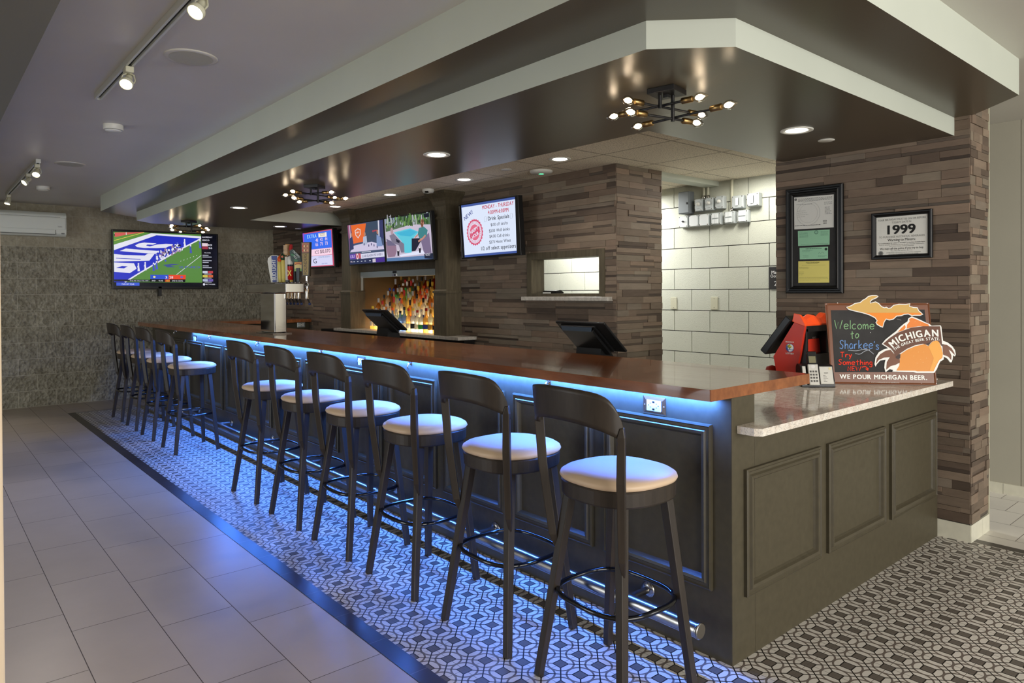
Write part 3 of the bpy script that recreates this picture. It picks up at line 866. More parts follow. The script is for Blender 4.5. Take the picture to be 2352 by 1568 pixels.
m = MB('chalk_black'); m.poly(sg, QQ([(185, 340), (245, 1268), (1690, 1265), (1590, 330)]), .0012); obj('chalk_panel', m, sign)
UP = [(410, 295), (480, 270), (540, 235), (620, 220), (660, 185), (700, 165), (740, 130), (800, 115), (860, 115), (895, 135), (870, 160), (800, 190), (775, 215), (775, 232), (850, 210), (900, 235), (945, 285), (985, 300), (1010, 290), (1045, 310), (1080, 300), (1120, 262), (1200, 247), (1300, 250), (1370, 240), (1362, 280), (1420, 295), (1480, 300), (1500, 345), (1530, 370), (1565, 405), (1520, 425), (1430, 425), (1400, 432), (1340, 405), (1280, 410), (1240, 430), (1170, 435), (1120, 480), (1060, 495), (1010, 480), (985, 520), (960, 602), (920, 590), (870, 560), (850, 525), (868, 500), (840, 460), (800, 440), (750, 415), (650, 385), (560, 365), (480, 345), (440, 330)]
MIT = [(1390, 436), (1450, 455), (1530, 490), (1600, 525), (1660, 550), (1690, 575), (1825, 570), (1837, 595), (1848, 700), (1862, 800), (1930, 825), (2000, 880), (2040, 940), (2052, 1000), (2040, 1035), (2012, 1015), (2006, 1070), (1990, 1122), (1965, 1122), (1930, 1070), (1872, 1035), (1872, 1080), (1820, 1110), (1790, 1170), (1770, 1222), (1730, 1282), (1460, 1282), (1420, 1268), (1105, 1262), (1110, 1235), (1060, 1225), (1000, 1272), (982, 1200), (988, 1130), (1000, 1085), (920, 1095), (870, 1150), (850, 1187), (835, 1150), (850, 1050), (900, 970), (980, 925), (1040, 912), (943, 848), (1000, 780), (1100, 700), (1160, 655), (1210, 600), (1280, 540), (1330, 510), (1340, 465)]
m = MB('sign_white'); m.pprism(sg, QQ(UP), .0, .006); m.pprism(sg, QQ(MIT), .0, .006); obj('state_cutout', m, sign)
m = MB('gloss_print')
upi = inset(UP, 13)
m.poly(sg, QQ(upi), .0064, None, (232, 136, 40))
m.poly(sg, QQ(clip_above(upi, 382)), .0068, None, (205, 166, 92))
BODY = [(1225, 1000), (1330, 930), (1450, 880), (1580, 850), (1640, 880), (1700, 812), (1760, 795), (1800, 815), (1835, 900), (1858, 990), (1850, 1055), (1800, 1095), (1760, 1170), (1718, 1258), (1475, 1258), (1440, 1248), (1160, 1246), (1205, 1170), (1215, 1080)]
m.poly(sg, QQ(BODY), .0064, None, (222, 142, 50))
m.poly(sg, QQ([(1640, 885), (1700, 820), (1760, 800), (1800, 822), (1830, 900), (1850, 990), (1840, 1050), (1795, 1090), (1750, 1170), (1715, 1250), (1660, 1250), (1720, 1060)]), .0068, None, (234, 164, 66))
m.poly(sg, QQ([(1392, 455), (1450, 475), (1540, 515), (1640, 555), (1655, 585), (1500, 582), (1380, 602), (1318, 618), (1322, 560), (1362, 510), (1352, 475)]), .0064, None, (226, 128, 50))
m.poly(sg, QQ([(1180, 672), (1230, 615), (1290, 560), (1302, 600), (1275, 640)]), .0064, None, (228, 132, 48))
DK = (96, 56, 34)
m.poly(sg, QQ([(965, 845), (1060, 760), (1180, 680), (1380, 605), (1560, 583), (1815, 583), (1830, 700), (1845, 860), (1838, 880), (1800, 815), (1755, 790), (1695, 812), (1640, 870), (1560, 845), (1440, 868), (1320, 920), (1200, 1000), (1150, 1040), (1120, 970), (1082, 918)]), .0072, None, DK)
m.poly(sg, QQ([(1075, 935), (1000, 950), (920, 1000), (870, 1065), (852, 1150), (900, 1085), (980, 1052), (1065, 1045), (1018, 1120), (1008, 1235), (1075, 1180), (1150, 1160), (1212, 1128), (1212, 1065), (1148, 1020)]), .0066, None, (112, 68, 42))
m.poly(sg, QQ([(1848, 850), (1920, 862), (1990, 912), (2030, 980), (2034, 1015), (1985, 960), (1945, 932), (1986, 1020), (1984, 1092), (1940, 1040), (1862, 1008)]), .0066, None, (112, 68, 42))
m.poly(sg, QQ([(1150, 1040), (1200, 1000), (1222, 1000), (1218, 1062), (1190, 1072), (1150, 1060)]), .0074, None, (50, 28, 20))
m.poly(sg, QQ([(1600, 845), (1680, 822), (1640, 875)]), .0074, None, (50, 28, 20)); m.poly(sg, QQ([(1838, 850), (1872, 852), (1850, 885)]), .0074, None, (50, 28, 20))
for x, y in [(1490, 970), (1420, 1030), (1570, 970), (1525, 1080), (1470, 1135), (1610, 1060), (1730, 1130), (1700, 1000), (1380, 935), (1440, 515), (1520, 550), (1560, 1125)]:
    m.disc(sg, *Q(x, y), .0013, .0076, None, (246, 214, 150), 8)
obj('state_print', m, sign)
m = MB('gloss_print'); WH = (238, 238, 232)
arc_text(m, sg, Q, [(1108, 912), (1195, 842), (1280, 800), (1400, 768), (1520, 748), (1650, 735), (1795, 738)], .052, 'MICHIGAN', .0085, WH, bold=.09, gap=.95)
arc_text(m, sg, Q, [(1135, 955), (1200, 905), (1290, 860), (1400, 830), (1520, 805), (1650, 790), (1810, 792)], .020, 'THE GREAT BEER STATE.', .0085, WH, bold=.06)
arc_text(m, sg, Q, [(318, 1368), (1630, 1386)], .034, 'WE POUR MICHIGAN BEER.', .0012, WH, bold=.09)
arc_text(m, sg, Q, [(785, 1426), (1210, 1432)], .009, 'www.michiganbrewersguild.org', .0012, (214, 206, 196), bold=.01)
m.disc(sg, *Q(757, 1418), .0026, .0012, None, (200, 190, 180), 8)
obj('lettering', m, sign)
for x, y in ((115, 250), (140, 252), (285, 232), (1632, 243), (1545, 1440), (1765, 1440), (205, 1432)):
    m = MB('gloss_print'); m.disc(sg, *Q(x, y), .0028, .0014, None, (206, 202, 198), 10); obj('rivet', m, sign)
m = MB('gloss_print'); m.disc(sg, *Q(412, 1428), .003, .0012, None, (20, 14, 10), 10); obj('bolt_hole', m, sign)
m = MB('chalk')
STK = {'W': [[(0, 1), (.22, 0), (.42, .8), (.62, 0), (.9, 1)]], 'e': [[(.05, .3), (.5, .34), (.48, .5), (.28, .58), (.06, .4), (.1, .1), (.3, 0), (.52, .1)]], 'l': [[(.1, 1), (.1, 0)]],
       'c': [[(.45, .5), (.25, .58), (.05, .3), (.2, 0), (.48, .08)]], 'o': [[(.28, .58), (.05, .32), (.2, 0), (.45, .1), (.5, .4), (.28, .58)]], 'm': [[(.02, .56), (.05, 0)], [(.05, .35), (.2, .56), (.3, .4), (.32, 0)], [(.32, .35), (.5, .56), (.6, .4), (.62, 0)]],
       't': [[(.22, .95), (.22, .1), (.35, 0)], [(0, .62), (.45, .66)]], 'S': [[(.48, .85), (.3, 1), (.06, .82), (.2, .55), (.42, .35), (.3, .03), (0, .12)]], 'h': [[(.05, 1), (.05, 0)], [(.05, .3), (.25, .55), (.4, .4), (.42, 0)]],
       'a': [[(.42, .5), (.2, .58), (.05, .25), (.2, 0), (.4, .2), (.42, .55), (.44, 0)]], 'r': [[(.05, .56), (.06, 0)], [(.06, .3), (.2, .54), (.4, .52)]], 'k': [[(.06, 1), (.06, 0)], [(.42, .56), (.08, .26), (.45, 0)]], "'": [[(.1, 1), (.06, .78)]],
       's': [[(.4, .5), (.2, .58), (.08, .42), (.38, .2), (.28, .0), (.05, .06)]], 'T': [[(0, .98), (.62, 1.02)], [(.3, 1), (.3, 0)]], 'y': [[(.02, .56), (.2, .1)], [(.45, .6), (.12, -.4)]], 'i': [[(.08, .56), (.08, 0)], [(.08, .78), (.09, .8), (.11, .83)]],
       'n': [[(.04, .56), (.05, 0)], [(.05, .32), (.25, .56), (.38, .4), (.4, 0)]], 'g': [[(.42, .5), (.2, .58), (.06, .3), (.2, .04), (.4, .2), (.42, .55), (.4, -.25), (.2, -.38), (.04, -.26)]], 'N': [[(.02, 0), (.05, 1), (.5, 0), (.52, 1)]],
       'E': [[(.5, 1), (.06, .98), (.06, 0), (.5, .02)], [(.06, .52), (.42, .52)]], '-': [[(.05, .3), (.3, .3)]]}
def smooth_line(pts, k=4):
    if len(pts) < 3: return pts
    P = [pts[0]]+list(pts)+[pts[-1]]; out = []
    for i in range(1, len(P)-2):
        for j in range(k):
            t = j/k; a, b, c, d = (P[i+o] for o in (-1, 0, 1, 2))
            out.append(tuple(.5*((2*b[n])+(-a[n]+c[n])*t+(2*a[n]-5*b[n]+4*c[n]-d[n])*t*t+(-a[n]+3*b[n]-3*c[n]+d[n])*t**3) for n in (0, 1)))
    out.append(pts[-1]); return out
CH = [.0016]
def chalk(word, x0, y0, x1, y1, H, c, w=.0042):
    adv = [max(p[0] for s in STK[ch] for p in s)+.16 for ch in word]; tot = sum(adv)-.16; k = 0
    for ch, a in zip(word, adv):
        for s in STK[ch]:
            sharp = ch in 'WNETlk'
            pts = s if sharp else smooth_line(s)
            L = []
            for (u, v) in pts:
                f = (k+u)/tot; L.append(Q(x0+(x1-x0)*f, y0+(y1-y0)*f-v*H))
            CH[0] += .00003; m.ribbon(sg, L, w, CH[0], None, c)
        k += a
GRN, BLU, RED = (132, 172, 128), (112, 150, 206), (226, 66, 48)
chalk('Welcome', 240, 620, 830, 625, 130, GRN); chalk('to', 480, 770, 600, 752, 115, GRN)
chalk('Sharkee', 315, 920, 810, 915, 130, BLU); chalk("'s", 825, 925, 900, 930, 120, BLU)
for L in ([(440, 940), (560, 950), (660, 930), (740, 935), (825, 1000)], [(545, 990), (620, 998), (690, 955), (770, 930)]):
    m.ribbon(sg, QQ(smooth_line(L)), .003, .0034+.0002*len(L), None, (170, 176, 186))
chalk('Try', 325, 1045, 495, 1045, 75, RED, .0045); chalk('Some', 300, 1155, 540, 1158, 78, RED, .0042); chalk('thing', 560, 1160, 800, 1160, 78, RED, .0042)
chalk('NEW', 435, 1248, 635, 1248, 66, RED, .004)
m.ribbon(sg, QQ(smooth_line([(650, 1195), (690, 1185), (725, 1200), (742, 1235)])), .005, .0016, None, RED); m.poly(sg, QQ([(695, 1218), (742, 1250), (752, 1205)]), .0017, None, RED)
m.ribbon(sg, QQ([(1175, 472), (1240, 490)]), .002, .0016, None, (150, 150, 150)); m.disc(sg, *Q(778, 675), .002, .0016, None, (230, 230, 230), 8)
obj('chalk_writing', m, sign)

# ================================================================ frames on the stone wall
pst = Pl((XS-.016, .918, 1.41), (0, -1, 0), (0, 0, 1))
FP = [(0, -.004), (0, .016), (.006, .022), (.016, .022), (.020, .015), (.028, .015), (.034, .020), (.042, .017), (.05, .004)]
lic = thing('licence_frame', 'tall black frame holding white, green and yellow licence papers', 'picture frame', (0, 0, 0))
W, H = .382, .700
m = MB('frame_black'); m.frame(pst, 0, 0, W, H, FP); obj('frame', m, lic)
m = MB('chalk_black'); m.pbox(pst, .01, .01, W-.01, H-.01, -.003, .004); obj('backing', m, lic)
F6 = homog([(100, 180), (845, 90), (830, 1475), (95, 1475)], [(0, H), (W, H), (W, 0), (0, 0)])
def F6s(L): return [F6(*p) for p in L]
papers = {}
def paper(name, quad, c, thick=.001):
    mm = MB('print'); p = F6s(quad); mm.poly(pst, p, .0045, None, c); return mm, homog([(0, 0), (1, 0), (1, 1), (0, 1)], [p[3], p[2], p[1], p[0]])
def lines(mm, g, u0, v0, u1, n, dv, hh, c, seed, h=.005):
    r = random.Random(seed)
    for i in range(n):
        u = u0
        e = u1-(.0 if r.random() < .6 else (u1-u0)*.3*r.random())
        while u < e:
            l = .02+.04*r.random(); a = g(u, v0-i*dv); b = g(min(e, u+l), v0-i*dv+hh)
            mm.rect(pst, a[0], a[1], b[0], b[1], h, None, c); u += l+.012
GR = (150, 150, 146)
# corner order: bottom-left, bottom-right, top-right, top-left
mm, g = paper('a', [(200, 275), (718, 233), (712, 650), (200, 678)], (232, 232, 226))
lines(mm, g, .10, .93, .96, 3, .035, .014, (96, 96, 96), 1); lines(mm, g, .06, .76, .62, 1, .03, .012, (110, 110, 110), 2); lines(mm, g, .76, .78, .96, 3, .03, .012, GR, 3)
lines(mm, g, .02, .10, .68, 1, .03, .018, (60, 60, 60), 4); lines(mm, g, .78, .62, .95, 6, .04, .016, (130, 130, 130), 5); lines(mm, g, .08, .56, .36, 4, .06, .008, GR, 6)
c0 = g(.36, .48); mm.ringflat(pst, *c0, .078, .080, .005, None, (190, 190, 186)); mm.ringflat(pst, *c0, .062, .0633, .005, None, (196, 196, 192))
a = g(.78, .19); mm.text(pst, a[0], a[1], .013, '2020', .005, None, (40, 40, 40), 'CENTER', .02); a = g(.78, .12); mm.text(pst, a[0], a[1], .013, '2021', .005, None, (40, 40, 40), 'CENTER', .02)
mm.disc(pst, *g(.04, .93), .009, .005, None, (120, 120, 120), 14)
obj('white_licence', mm, lic)['label'] = 'white licence certificate'
mm, g = paper('b', [(245, 697), (660, 677), (655, 868), (247, 885)], (160, 214, 178))
lines(mm, g, .05, .86, .32, 5, .075, .02, (84, 124, 104), 7); lines(mm, g, .72, .86, .96, 4, .075, .02, (84, 124, 104), 8); lines(mm, g, .1, .08, .95, 1, .1, .02, (100, 140, 120), 9)
mm.disc(pst, *g(.58, .86), .013, .005, None, (96, 140, 116), 16); mm.disc(pst, *g(.58, .86), .009, .0052, None, (150, 200, 170), 16)
obj('green_certificate', mm, lic)['label'] = 'upper green certificate'
mm, g = paper('c', [(265, 908), (635, 893), (633, 1042), (267, 1053)], (160, 214, 178))
lines(mm, g, .22, .86, .78, 1, .1, .05, (70, 100, 84), 10); lines(mm, g, .1, .72, .45, 2, .09, .025, (90, 130, 110), 11); lines(mm, g, .65, .25, .95, 2, .09, .025, (90, 130, 110), 12); lines(mm, g, .12, .28, .32, 2, .1, .025, (90, 130, 110), 13)
mm.disc(pst, *g(.93, .80), .009, .005, None, (40, 60, 50), 14)
mm.ribbon(pst, [g(.66, .42), g(.70, .56), g(.74, .44), g(.80, .58), g(.86, .45)], .0012, .005, None, (40, 60, 50)); obj('green_certificate', mm, lic)['label'] = 'lower smaller green certificate'
mm, g = paper('d', [(248, 1076), (650, 1068), (646, 1343), (246, 1345)], (238, 226, 128))
a = g(.46, .92); mm.text(pst, a[0], a[1]-.002, .0095, 'STATE OF MICHIGAN', .005, None, (60, 56, 30), 'CENTER', .02)
lines(mm, g, .3, .87, .64, 1, .1, .012, (110, 104, 60), 14); lines(mm, g, .12, .80, .88, 1, .1, .012, (170, 160, 90), 15); lines(mm, g, .03, .70, .34, 2, .05, .014, (140, 130, 70), 16); lines(mm, g, .03, .24, .96, 3, .06, .012, (160, 150, 84), 17); lines(mm, g, .02, .50, .18, 3, .07, .012, (150, 140, 80), 18)
obj('yellow_permit', mm, lic)['label'] = 'yellow permit'
m = MB('pane'); m.rect(pst, .045, .045, W-.045, H-.045, .009); obj('glazing', m, lic)
age = thing('age_notice_frame', 'small black frame with white notice reading 1999 on stone wall', 'picture frame', (0, 0, 0))
pag = Pl((XS-.016, .363, 1.616), (0, -1, 0), (0, 0, 1)); W, H = .339, .284
m = MB('frame_black'); m.frame(pag, 0, 0, W, H, [(0, -.004), (0, .014), (.005, .019), (.012, .019), (.022, .012), (.027, .004)]); obj('frame', m, age)
m = MB('print'); m.rect(pag, .02, .02, W-.02, H-.02, .004, None, (236, 236, 228)); X0 = W/2; K = (34, 34, 32); K2 = (120, 120, 116)
def L(y, s, tx, c=K, b=0, w=None): m.text(pag, X0, y, s, tx, .0046, None, c, 'CENTER', b, w)
L(.233, .016, 'YOUR BIRTHDAY MUST BE ON OR BEFORE', K2, 0, .268); L(.215, .016, "TODAY'S DATE IN", K2, 0, .108)
L(.150, .076, '1999', K, .08, .158); L(.129, .016, 'TO PURCHASE ALCOHOLIC BEVERAGES', K2, 0, .255)
L(.108, .022, 'Warning to Minors:', K, .02, .155); L(.094, .0085, 'It is a misdemeanor for a minor to ATTEMPT to purchase alcoholic liquor.', K, .01, .262)
L(.084, .0085, 'If you try using false identification you may be guilty of another misdemeanor.', K2, 0, .252); L(.075, .0085, "Your driver's license could be suspended.", K2, 0, .14)
L(.058, .017, 'We may call the police if you try to buy.', K, .012, .245); L(.047, .0085, 'MCL 436.1703 and MCL 257.310', K2, 0, .12)
m.disc(pag, .052, .036, .0155, .0046, None, (150, 150, 146), 20); m.disc(pag, .052, .036, .010, .0048, None, (100, 100, 98), 16)
X0 = .18; L(.036, .007, 'DISTRIBUTED BY THE MICHIGAN LIQUOR CONTROL COMMISSION', K2, 0, .19); L(.027, .007, 'DEPARTMENT OF LICENSING AND REGULATORY AFFAIRS', K2, 0, .165)
obj('notice', m, age)
m = MB('pane'); m.rect(pag, .024, .024, W-.024, H-.024, .008); obj('glazing', m, age)
# ================================================================ televisions
def tv(name, label, pl, W, H, src, crop_fn, depth=.05, mount=None, lo=None):
    t = thing(name, label, 'television')
    m = MB('black_plastic'); m.pbox(pl, 0, 0, W, H, -depth, 0); m.frame(pl, 0, 0, W, H, [(0, 0), (0, .003), (.010, .004), (.012, .0)])
    m.pbox(pl, W*.22, H*.12, W*.78, H*.8, -depth-.03, -depth); obj('casing', m, t, bevel=.003)
    F = homog(src, [(0, H), (W, H), (W, 0), (0, 0)])
    m = MB('screen'); crop_fn(m, pl, F); obj('screen', m, t)
    if mount:
        m = MB('dark_metal'); mount(m); obj('wall_mount', m, t)
    return t
class Draw:
    def __init__(s, m, pl, F): s.m, s.pl, s.F, s.h = m, pl, F, .0012
    def p(s, L, c): s.h += .00006; s.m.poly(s.pl, [s.F(*q) for q in L], s.h, None, c)
    def l(s, L, w, c): s.h += .00006; s.m.ribbon(s.pl, [s.F(*q) for q in L], w, s.h, None, c)
    def d(s, x, y, r, c, asp=1.3): s.h += .00002; a = s.F(x, y); s.m.disc(s.pl, a[0], a[1], r, s.h, None, c, 12, r*asp)
    def t(s, L, size, body, c, bold=.02): s.h += .00006; arc_text(s.m, s.pl, s.F, L, size, body, s.h, c, bold)
def scr_game(m, pl, F):
    D = Draw(m, pl, F); r = random.Random(5); W_, B_ = (226, 226, 240), (38, 50, 190)
    D.p([(165, 178), (2172, 236), (2178, 1240), (175, 1240)], (8, 10, 20))
    D.p([(165, 190), (1872, 225), (1880, 1160), (175, 1160)], (86, 134, 62))
    D.p([(190, 205), (760, 192), (400, 276), (190, 288)], (206, 92, 88)); D.p([(175, 300), (400, 250), (760, 196), (860, 202), (620, 280), (175, 440)], (92, 142, 62))
    D.l([(180, 362), (760, 197)], .006, (236, 206, 90))
    D.p([(175, 442), (900, 212), (1872, 262), (1872, 305), (1000, 250), (175, 548)], W_)
    D.p([(175, 548), (1000, 252), (1868, 302), (1490, 498), (1030, 760), (640, 990), (380, 1160), (175, 1160)], B_)
    D.l([(1868, 306), (1480, 510), (1030, 768), (640, 1000), (385, 1160)], .018, W_)
    for _ in range(60):
        x, y = 200+r.random()*1600, 900+r.random()*230
        if (x-400)*.65+(y-1160) > 60: D.d(x, y, .004, (78+r.randint(-8, 8), 128, 58), .6)
    D.p([(585, 452), (650, 415), (760, 395), (1000, 408), (930, 436), (820, 432), (800, 452), (870, 468), (1010, 430), (1180, 415), (1320, 420), (1300, 450), (1240, 462), (1180, 492), (1000, 500), (760, 500), (620, 482)], W_)
    D.p([(800, 455), (840, 440), (960, 440), (880, 464)], B_)
    D.p([(288, 562), (405, 513), (600, 528), (1050, 556), (980, 612), (520, 582)], W_)
    D.p([(175, 620), (360, 638), (770, 645), (830, 608), (960, 612), (860, 742), (175, 768)], W_); D.p([(215, 696), (690, 712), (690, 726), (215, 706)], B_)
    D.p([(175, 782), (560, 796), (610, 900), (480, 986), (180, 962)], W_); D.p([(218, 888), (330, 850), (440, 856), (370, 896)], B_)
    for x, y in [(-.0, 0)]:
        D.p([(1120, 822), (1290, 802), (1440, 806), (1270, 838), (1370, 866), (1210, 868)], (62, 80, 140))
    D.t([(1425, 885), (1640, 880), (1850, 882)], .040, '2ND', (80, 98, 160), .05)
    D.l([(1870, 632), (1380, 1010)], .006, W_)
    for k in range(6): D.l([(1460+k*62, 752-k*22), (1475+k*62, 742-k*22)], .006, W_)
    for k in range(90):
        f = r.random(); x = 960+f*500+r.gauss(0, 45); y = 720-f*270+r.gauss(0, 38)
        D.d(x, y, .009+.006*r.random(), r.choice([W_, W_, (200, 200, 226), (60, 70, 190), (74, 88, 200), (150, 120, 150), (30, 30, 70)]))
    for (x, y, c) in [(640, 860, W_), (770, 840, W_), (930, 850, (70, 80, 190)), (990, 820, (76, 90, 200)), (1540, 390, W_), (1655, 500, (70, 84, 180)), (1840, 400, (80, 90, 190)), (185, 240, (40, 40, 60)), (410, 220, W_)]:
        g = .25 if y < 300 else .75; D.l([(x, y+120*g), (x+10*g, y), (x+6*g, y-50*g)], .022*g, c); D.d(x+8*g, y-72*g, .013*g, W_); D.l([(x+34*g, y+120*g), (x+14*g, y)], .016*g, c); D.l([(x-22*g, y+20*g), (x+4*g, y-40*g)], .010*g, c)
    D.p([(875, 1015), (1222, 1015), (1222, 1098), (875, 1098)], (48, 82, 200)); D.p([(1226, 1015), (1560, 1015), (1552, 1098), (1226, 1098)], (226, 70, 40))
    D.p([(865, 1098), (1552, 1098), (1545, 1150), (865, 1150)], (12, 12, 16)); D.p([(1155, 1098), (1250, 1098), (1250, 1150), (1155, 1150)], (176, 40, 36))
    D.d(950, 1055, .016, (230, 226, 150), .9); D.d(1480, 1055, .018, (110, 90, 190), .8)
    D.t([(1160, 1084), (1200, 1084)], .046, '3', W_, .05); D.t([(1240, 1084), (1312, 1084)], .046, '28', W_, .05)
    D.t([(900, 1138), (972, 1138)], .022, '3RD', W_, .03); D.t([(1030, 1138), (1115, 1138)], .024, '4:50', W_, .03); D.t([(1168, 1140), (1242, 1140)], .030, ':03', (236, 206, 60), .03); D.t([(1292, 1138), (1505, 1138)], .022, '2ND & GOAL', W_, .03)
    D.p([(175, 1108), (860, 1108), (860, 1146), (175, 1146)], (18, 22, 40)); D.t([(480, 1138), (838, 1138)], .018, '15/21, 146 YDS, 0 TD, 1 INT', W_, .02)
    D.p([(220, 1168), (662, 1168), (662, 1226), (220, 1226)], (58, 90, 214)); D.t([(325, 1212), (565, 1212)], .030, 'FAN OF YEAR', W_, .02)
    D.t([(1890, 290), (2090, 292)], .028, 'GAMEDAY', W_, .03); D.t([(1890, 350), (2030, 352)], .028, 'GEICO', W_, .05)
    D.p([(1885, 395), (1998, 398), (1998, 455), (1885, 455)], (226, 206, 214)); D.p([(1885, 460), (1998, 460), (1998, 512), (1885, 512)], (150, 50, 66))
    D.t([(2010, 446), (2080, 448)], .036, '10', W_, .03); D.t([(2010, 506), (2082, 506)], .036, '26', W_, .03)
    D.t([(1925, 590), (2050, 592)], .018, 'FALCONS', W_, .02)
    for k, y in enumerate((630, 735, 835)):
        for j in range(2): D.l([(1892, y+j*34), (1990+60*((k+j) % 2+.3), y+j*34)], .010, (190, 194, 210))
    for k, (a, b) in enumerate((((200, 206, 220), (190, 60, 70)), ((206, 190, 80), (206, 100, 60)), ((170, 180, 210), (110, 90, 170)))):
        y = 935+k*78; D.p([(1888, y), (1985, y), (1985, y+44), (1888, y+44)], a); D.p([(1995, y), (2090, y), (2090, y+44), (1995, y+44)], b); D.l([(1920, y+58), (2060, y+58)], .008, (200, 204, 220))
    D.t([(1935, 1200), (2130, 1202)], .022, 'NETWORK', W_, .03); D.d(1910, 1192, .014, W_)
pl_b = Pl((-.333, 9.10, 1.498), (1, 0, 0), (0, 0, 1))
def mnt(m):
    m.box(.25, 9.14, 1.65, .55, 9.27, 2.1); m.box(.235, 9.10, 1.40, .275, 9.16, 1.55); m.box(.1, 9.245, 1.6, .7, 9.27, 2.2)
tv('television', 'wide wall television showing a football game on the block wall', pl_b, 1.374, .803, [(135, 140), (2205, 215), (2195, 1280), (145, 1295)], scr_game, .05, mnt)
def tilted(xb, xt, y1, y0, zb, zt):
    v = V((xt-xb, 0, zt-zb)); return Pl((xb, y1, zb), (0, -1, 0), v), y1-y0, v.length
def scr_happy(m, pl, F):
    D = Draw(m, pl, F)
    D.p([(80, 350), (1280, 155), (1362, 1380), (165, 1465)], (70, 92, 160)); D.p([(90, 395), (1286, 205), (1356, 1330), (165, 1415)], (222, 232, 252))
    RD, BK, GY = (196, 62, 84), (26, 26, 36), (84, 90, 110)
    D.t([(550, 430), (1262, 325)], .050, 'MONDAY - THURSDAY', RD, .045); D.t([(680, 535), (1145, 470)], .050, '4:00PM-6:00PM', RD, .045)
    D.t([(685, 668), (1165, 605)], .052, 'Drink Specials', BK, .03)
    D.t([(750, 790), (1135, 745)], .040, '$1.00 off drafts', (50, 52, 64), .015); D.t([(715, 925), (1185, 875)], .040, '$3.00 Well drinks', (50, 52, 64), .015)
    D.t([(725, 1045), (1185, 1005)], .040, '$4.00 Call drinks', (50, 52, 64), .015); D.t([(725, 1170), (1215, 1125)], .040, '$3.75 House Wines', (50, 52, 64), .015)
    D.t([(545, 1318), (1340, 1260)], .050, '1/2 off select appetizers', BK, .03); D.t([(165, 672), (345, 512)], .056, 'NEW!', (74, 84, 150), .04)
    c = F(390, 920); PK, WT = (214, 84, 116), (230, 226, 244); h = D.h+.0002
    R = .118; n = 24
    m.poly(pl, [(c[0]+(R if i % 2 else R*1.1)*math.cos(PI*i/n), c[1]+(R if i % 2 else R*1.1)*math.sin(PI*i/n)) for i in range(2*n)], h, None, PK)
    m.disc(pl, *c, .107, h+.0001, None, WT, 36); m.ringflat(pl, *c, .098, .101, h+.0002, None, PK, 36); m.disc(pl, *c, .076, h+.0002, None, (226, 110, 138), 36)
    for i in range(30):
        a = 2*PI*i/30; m.rect(pl, c[0]+.087*math.cos(a)-.004, c[1]+.087*math.sin(a)-.005, c[0]+.087*math.cos(a)+.004, c[1]+.087*math.sin(a)+.005, h+.0002, None, (216, 140, 166))
    m.poly(pl, [(c[0]-.080, c[1]+.000), (c[0]+.074, c[1]+.056), (c[0]+.082, c[1]-.002), (c[0]-.072, c[1]-.060)], h+.0003, None, PK)
    m.text(pl, c[0]-.002, c[1]+.006, .046, 'HAPPY', h+.0005, None, WT, 'CENTER', .09, .130, .36); m.text(pl, c[0]+.012, c[1]-.042, .046, 'HOUR', h+.0005, None, WT, 'CENTER', .09, .110, .36)
    for x, y in ((625, 640), (1215, 565)):
        D.l([(x-22, y+55), (x-26, y-50), (x+18, y-58), (x+22, y+48), (x-22, y+55)], .0025, (160, 164, 180)); D.l([(x+20, y-30), (x+36, y-20), (x+34, y+20), (x+20, y+22)], .0025, (160, 164, 180))
    D.l([(715, 1452), (765, 1448)], .004, (120, 120, 126))
p_, w_, h_ = tilted(1.75, 1.715, 4.073, 3.191, 1.757, 2.287)
tv('television', 'tilted television listing happy hour drink specials on the stone wall', p_, w_, h_, [(25, 335), (1345, 115), (1462, 1432), (100, 1502)], scr_happy, .055, lambda m: (m.box(1.80, 3.5, 1.85, XB, 3.75, 2.15)))
def scr_keno(m, pl, F):
    D = Draw(m, pl, F); PK = (250, 214, 232)
    D.p([(205, 312), (1130, 147), (1218, 1352), (350, 1425)], (196, 84, 112)); D.p([(205, 312), (255, 305), (390, 1420), (350, 1425)], (150, 84, 200))
    D.p([(255, 345), (1110, 192), (1140, 780), (300, 888)], (60, 112, 240))
    D.t([(368, 492), (660, 452)], .066, 'EXTRA', (176, 226, 255), .03); D.p([(710, 312), (965, 266), (977, 420), (722, 450)], (246, 236, 226))
    D.t([(750, 352), (925, 322)], .026, 'NUMBERS', (150, 130, 80), .02); D.t([(775, 408), (920, 386)], .026, 'DRAWN', (150, 130, 80), .02)
    for x, y, s in ((675, 605, '41'), (820, 580, '42'), (965, 555, '44'), (685, 750, '66'), (825, 725, '71'), (980, 705, '73')): D.t([(x-38, y), (x+38, y-10)], .062, s, PK, .03)
    D.p([(300, 892), (1138, 786), (1155, 1000), (322, 1096)], PK); D.t([(800, 975), (1100, 940)], .066, '$10,070', (50, 44, 60), .015); D.t([(640, 1000), (760, 985)], .060, '1CS', (70, 60, 70), .0)
    D.p([(322, 1102), (1157, 1012), (1180, 1326), (355, 1402)], (214, 214, 246)); D.t([(755, 1130), (1100, 1090)], .028, 'ESTIMATED JACKPOT', (120, 150, 190), .01); D.t([(860, 1320), (1025, 1300)], .022, 'KENO WORLD', (90, 120, 190), .02)
    D.t([(610, 1300), (710, 1290)], .09, 'G', (60, 60, 80), .02)
p_, w_, h_ = tilted(1.75, 1.72, 7.724, 6.80, 1.757, 2.262)
tv('television', 'television showing lottery draw numbers and $10,070 behind the beer taps', p_, w_, h_, [(180, 290), (1150, 113), (1238, 1405), (345, 1490)], scr_keno, .06, lambda m: (m.box(1.80, 7.1, 1.85, XB, 7.4, 2.1)))
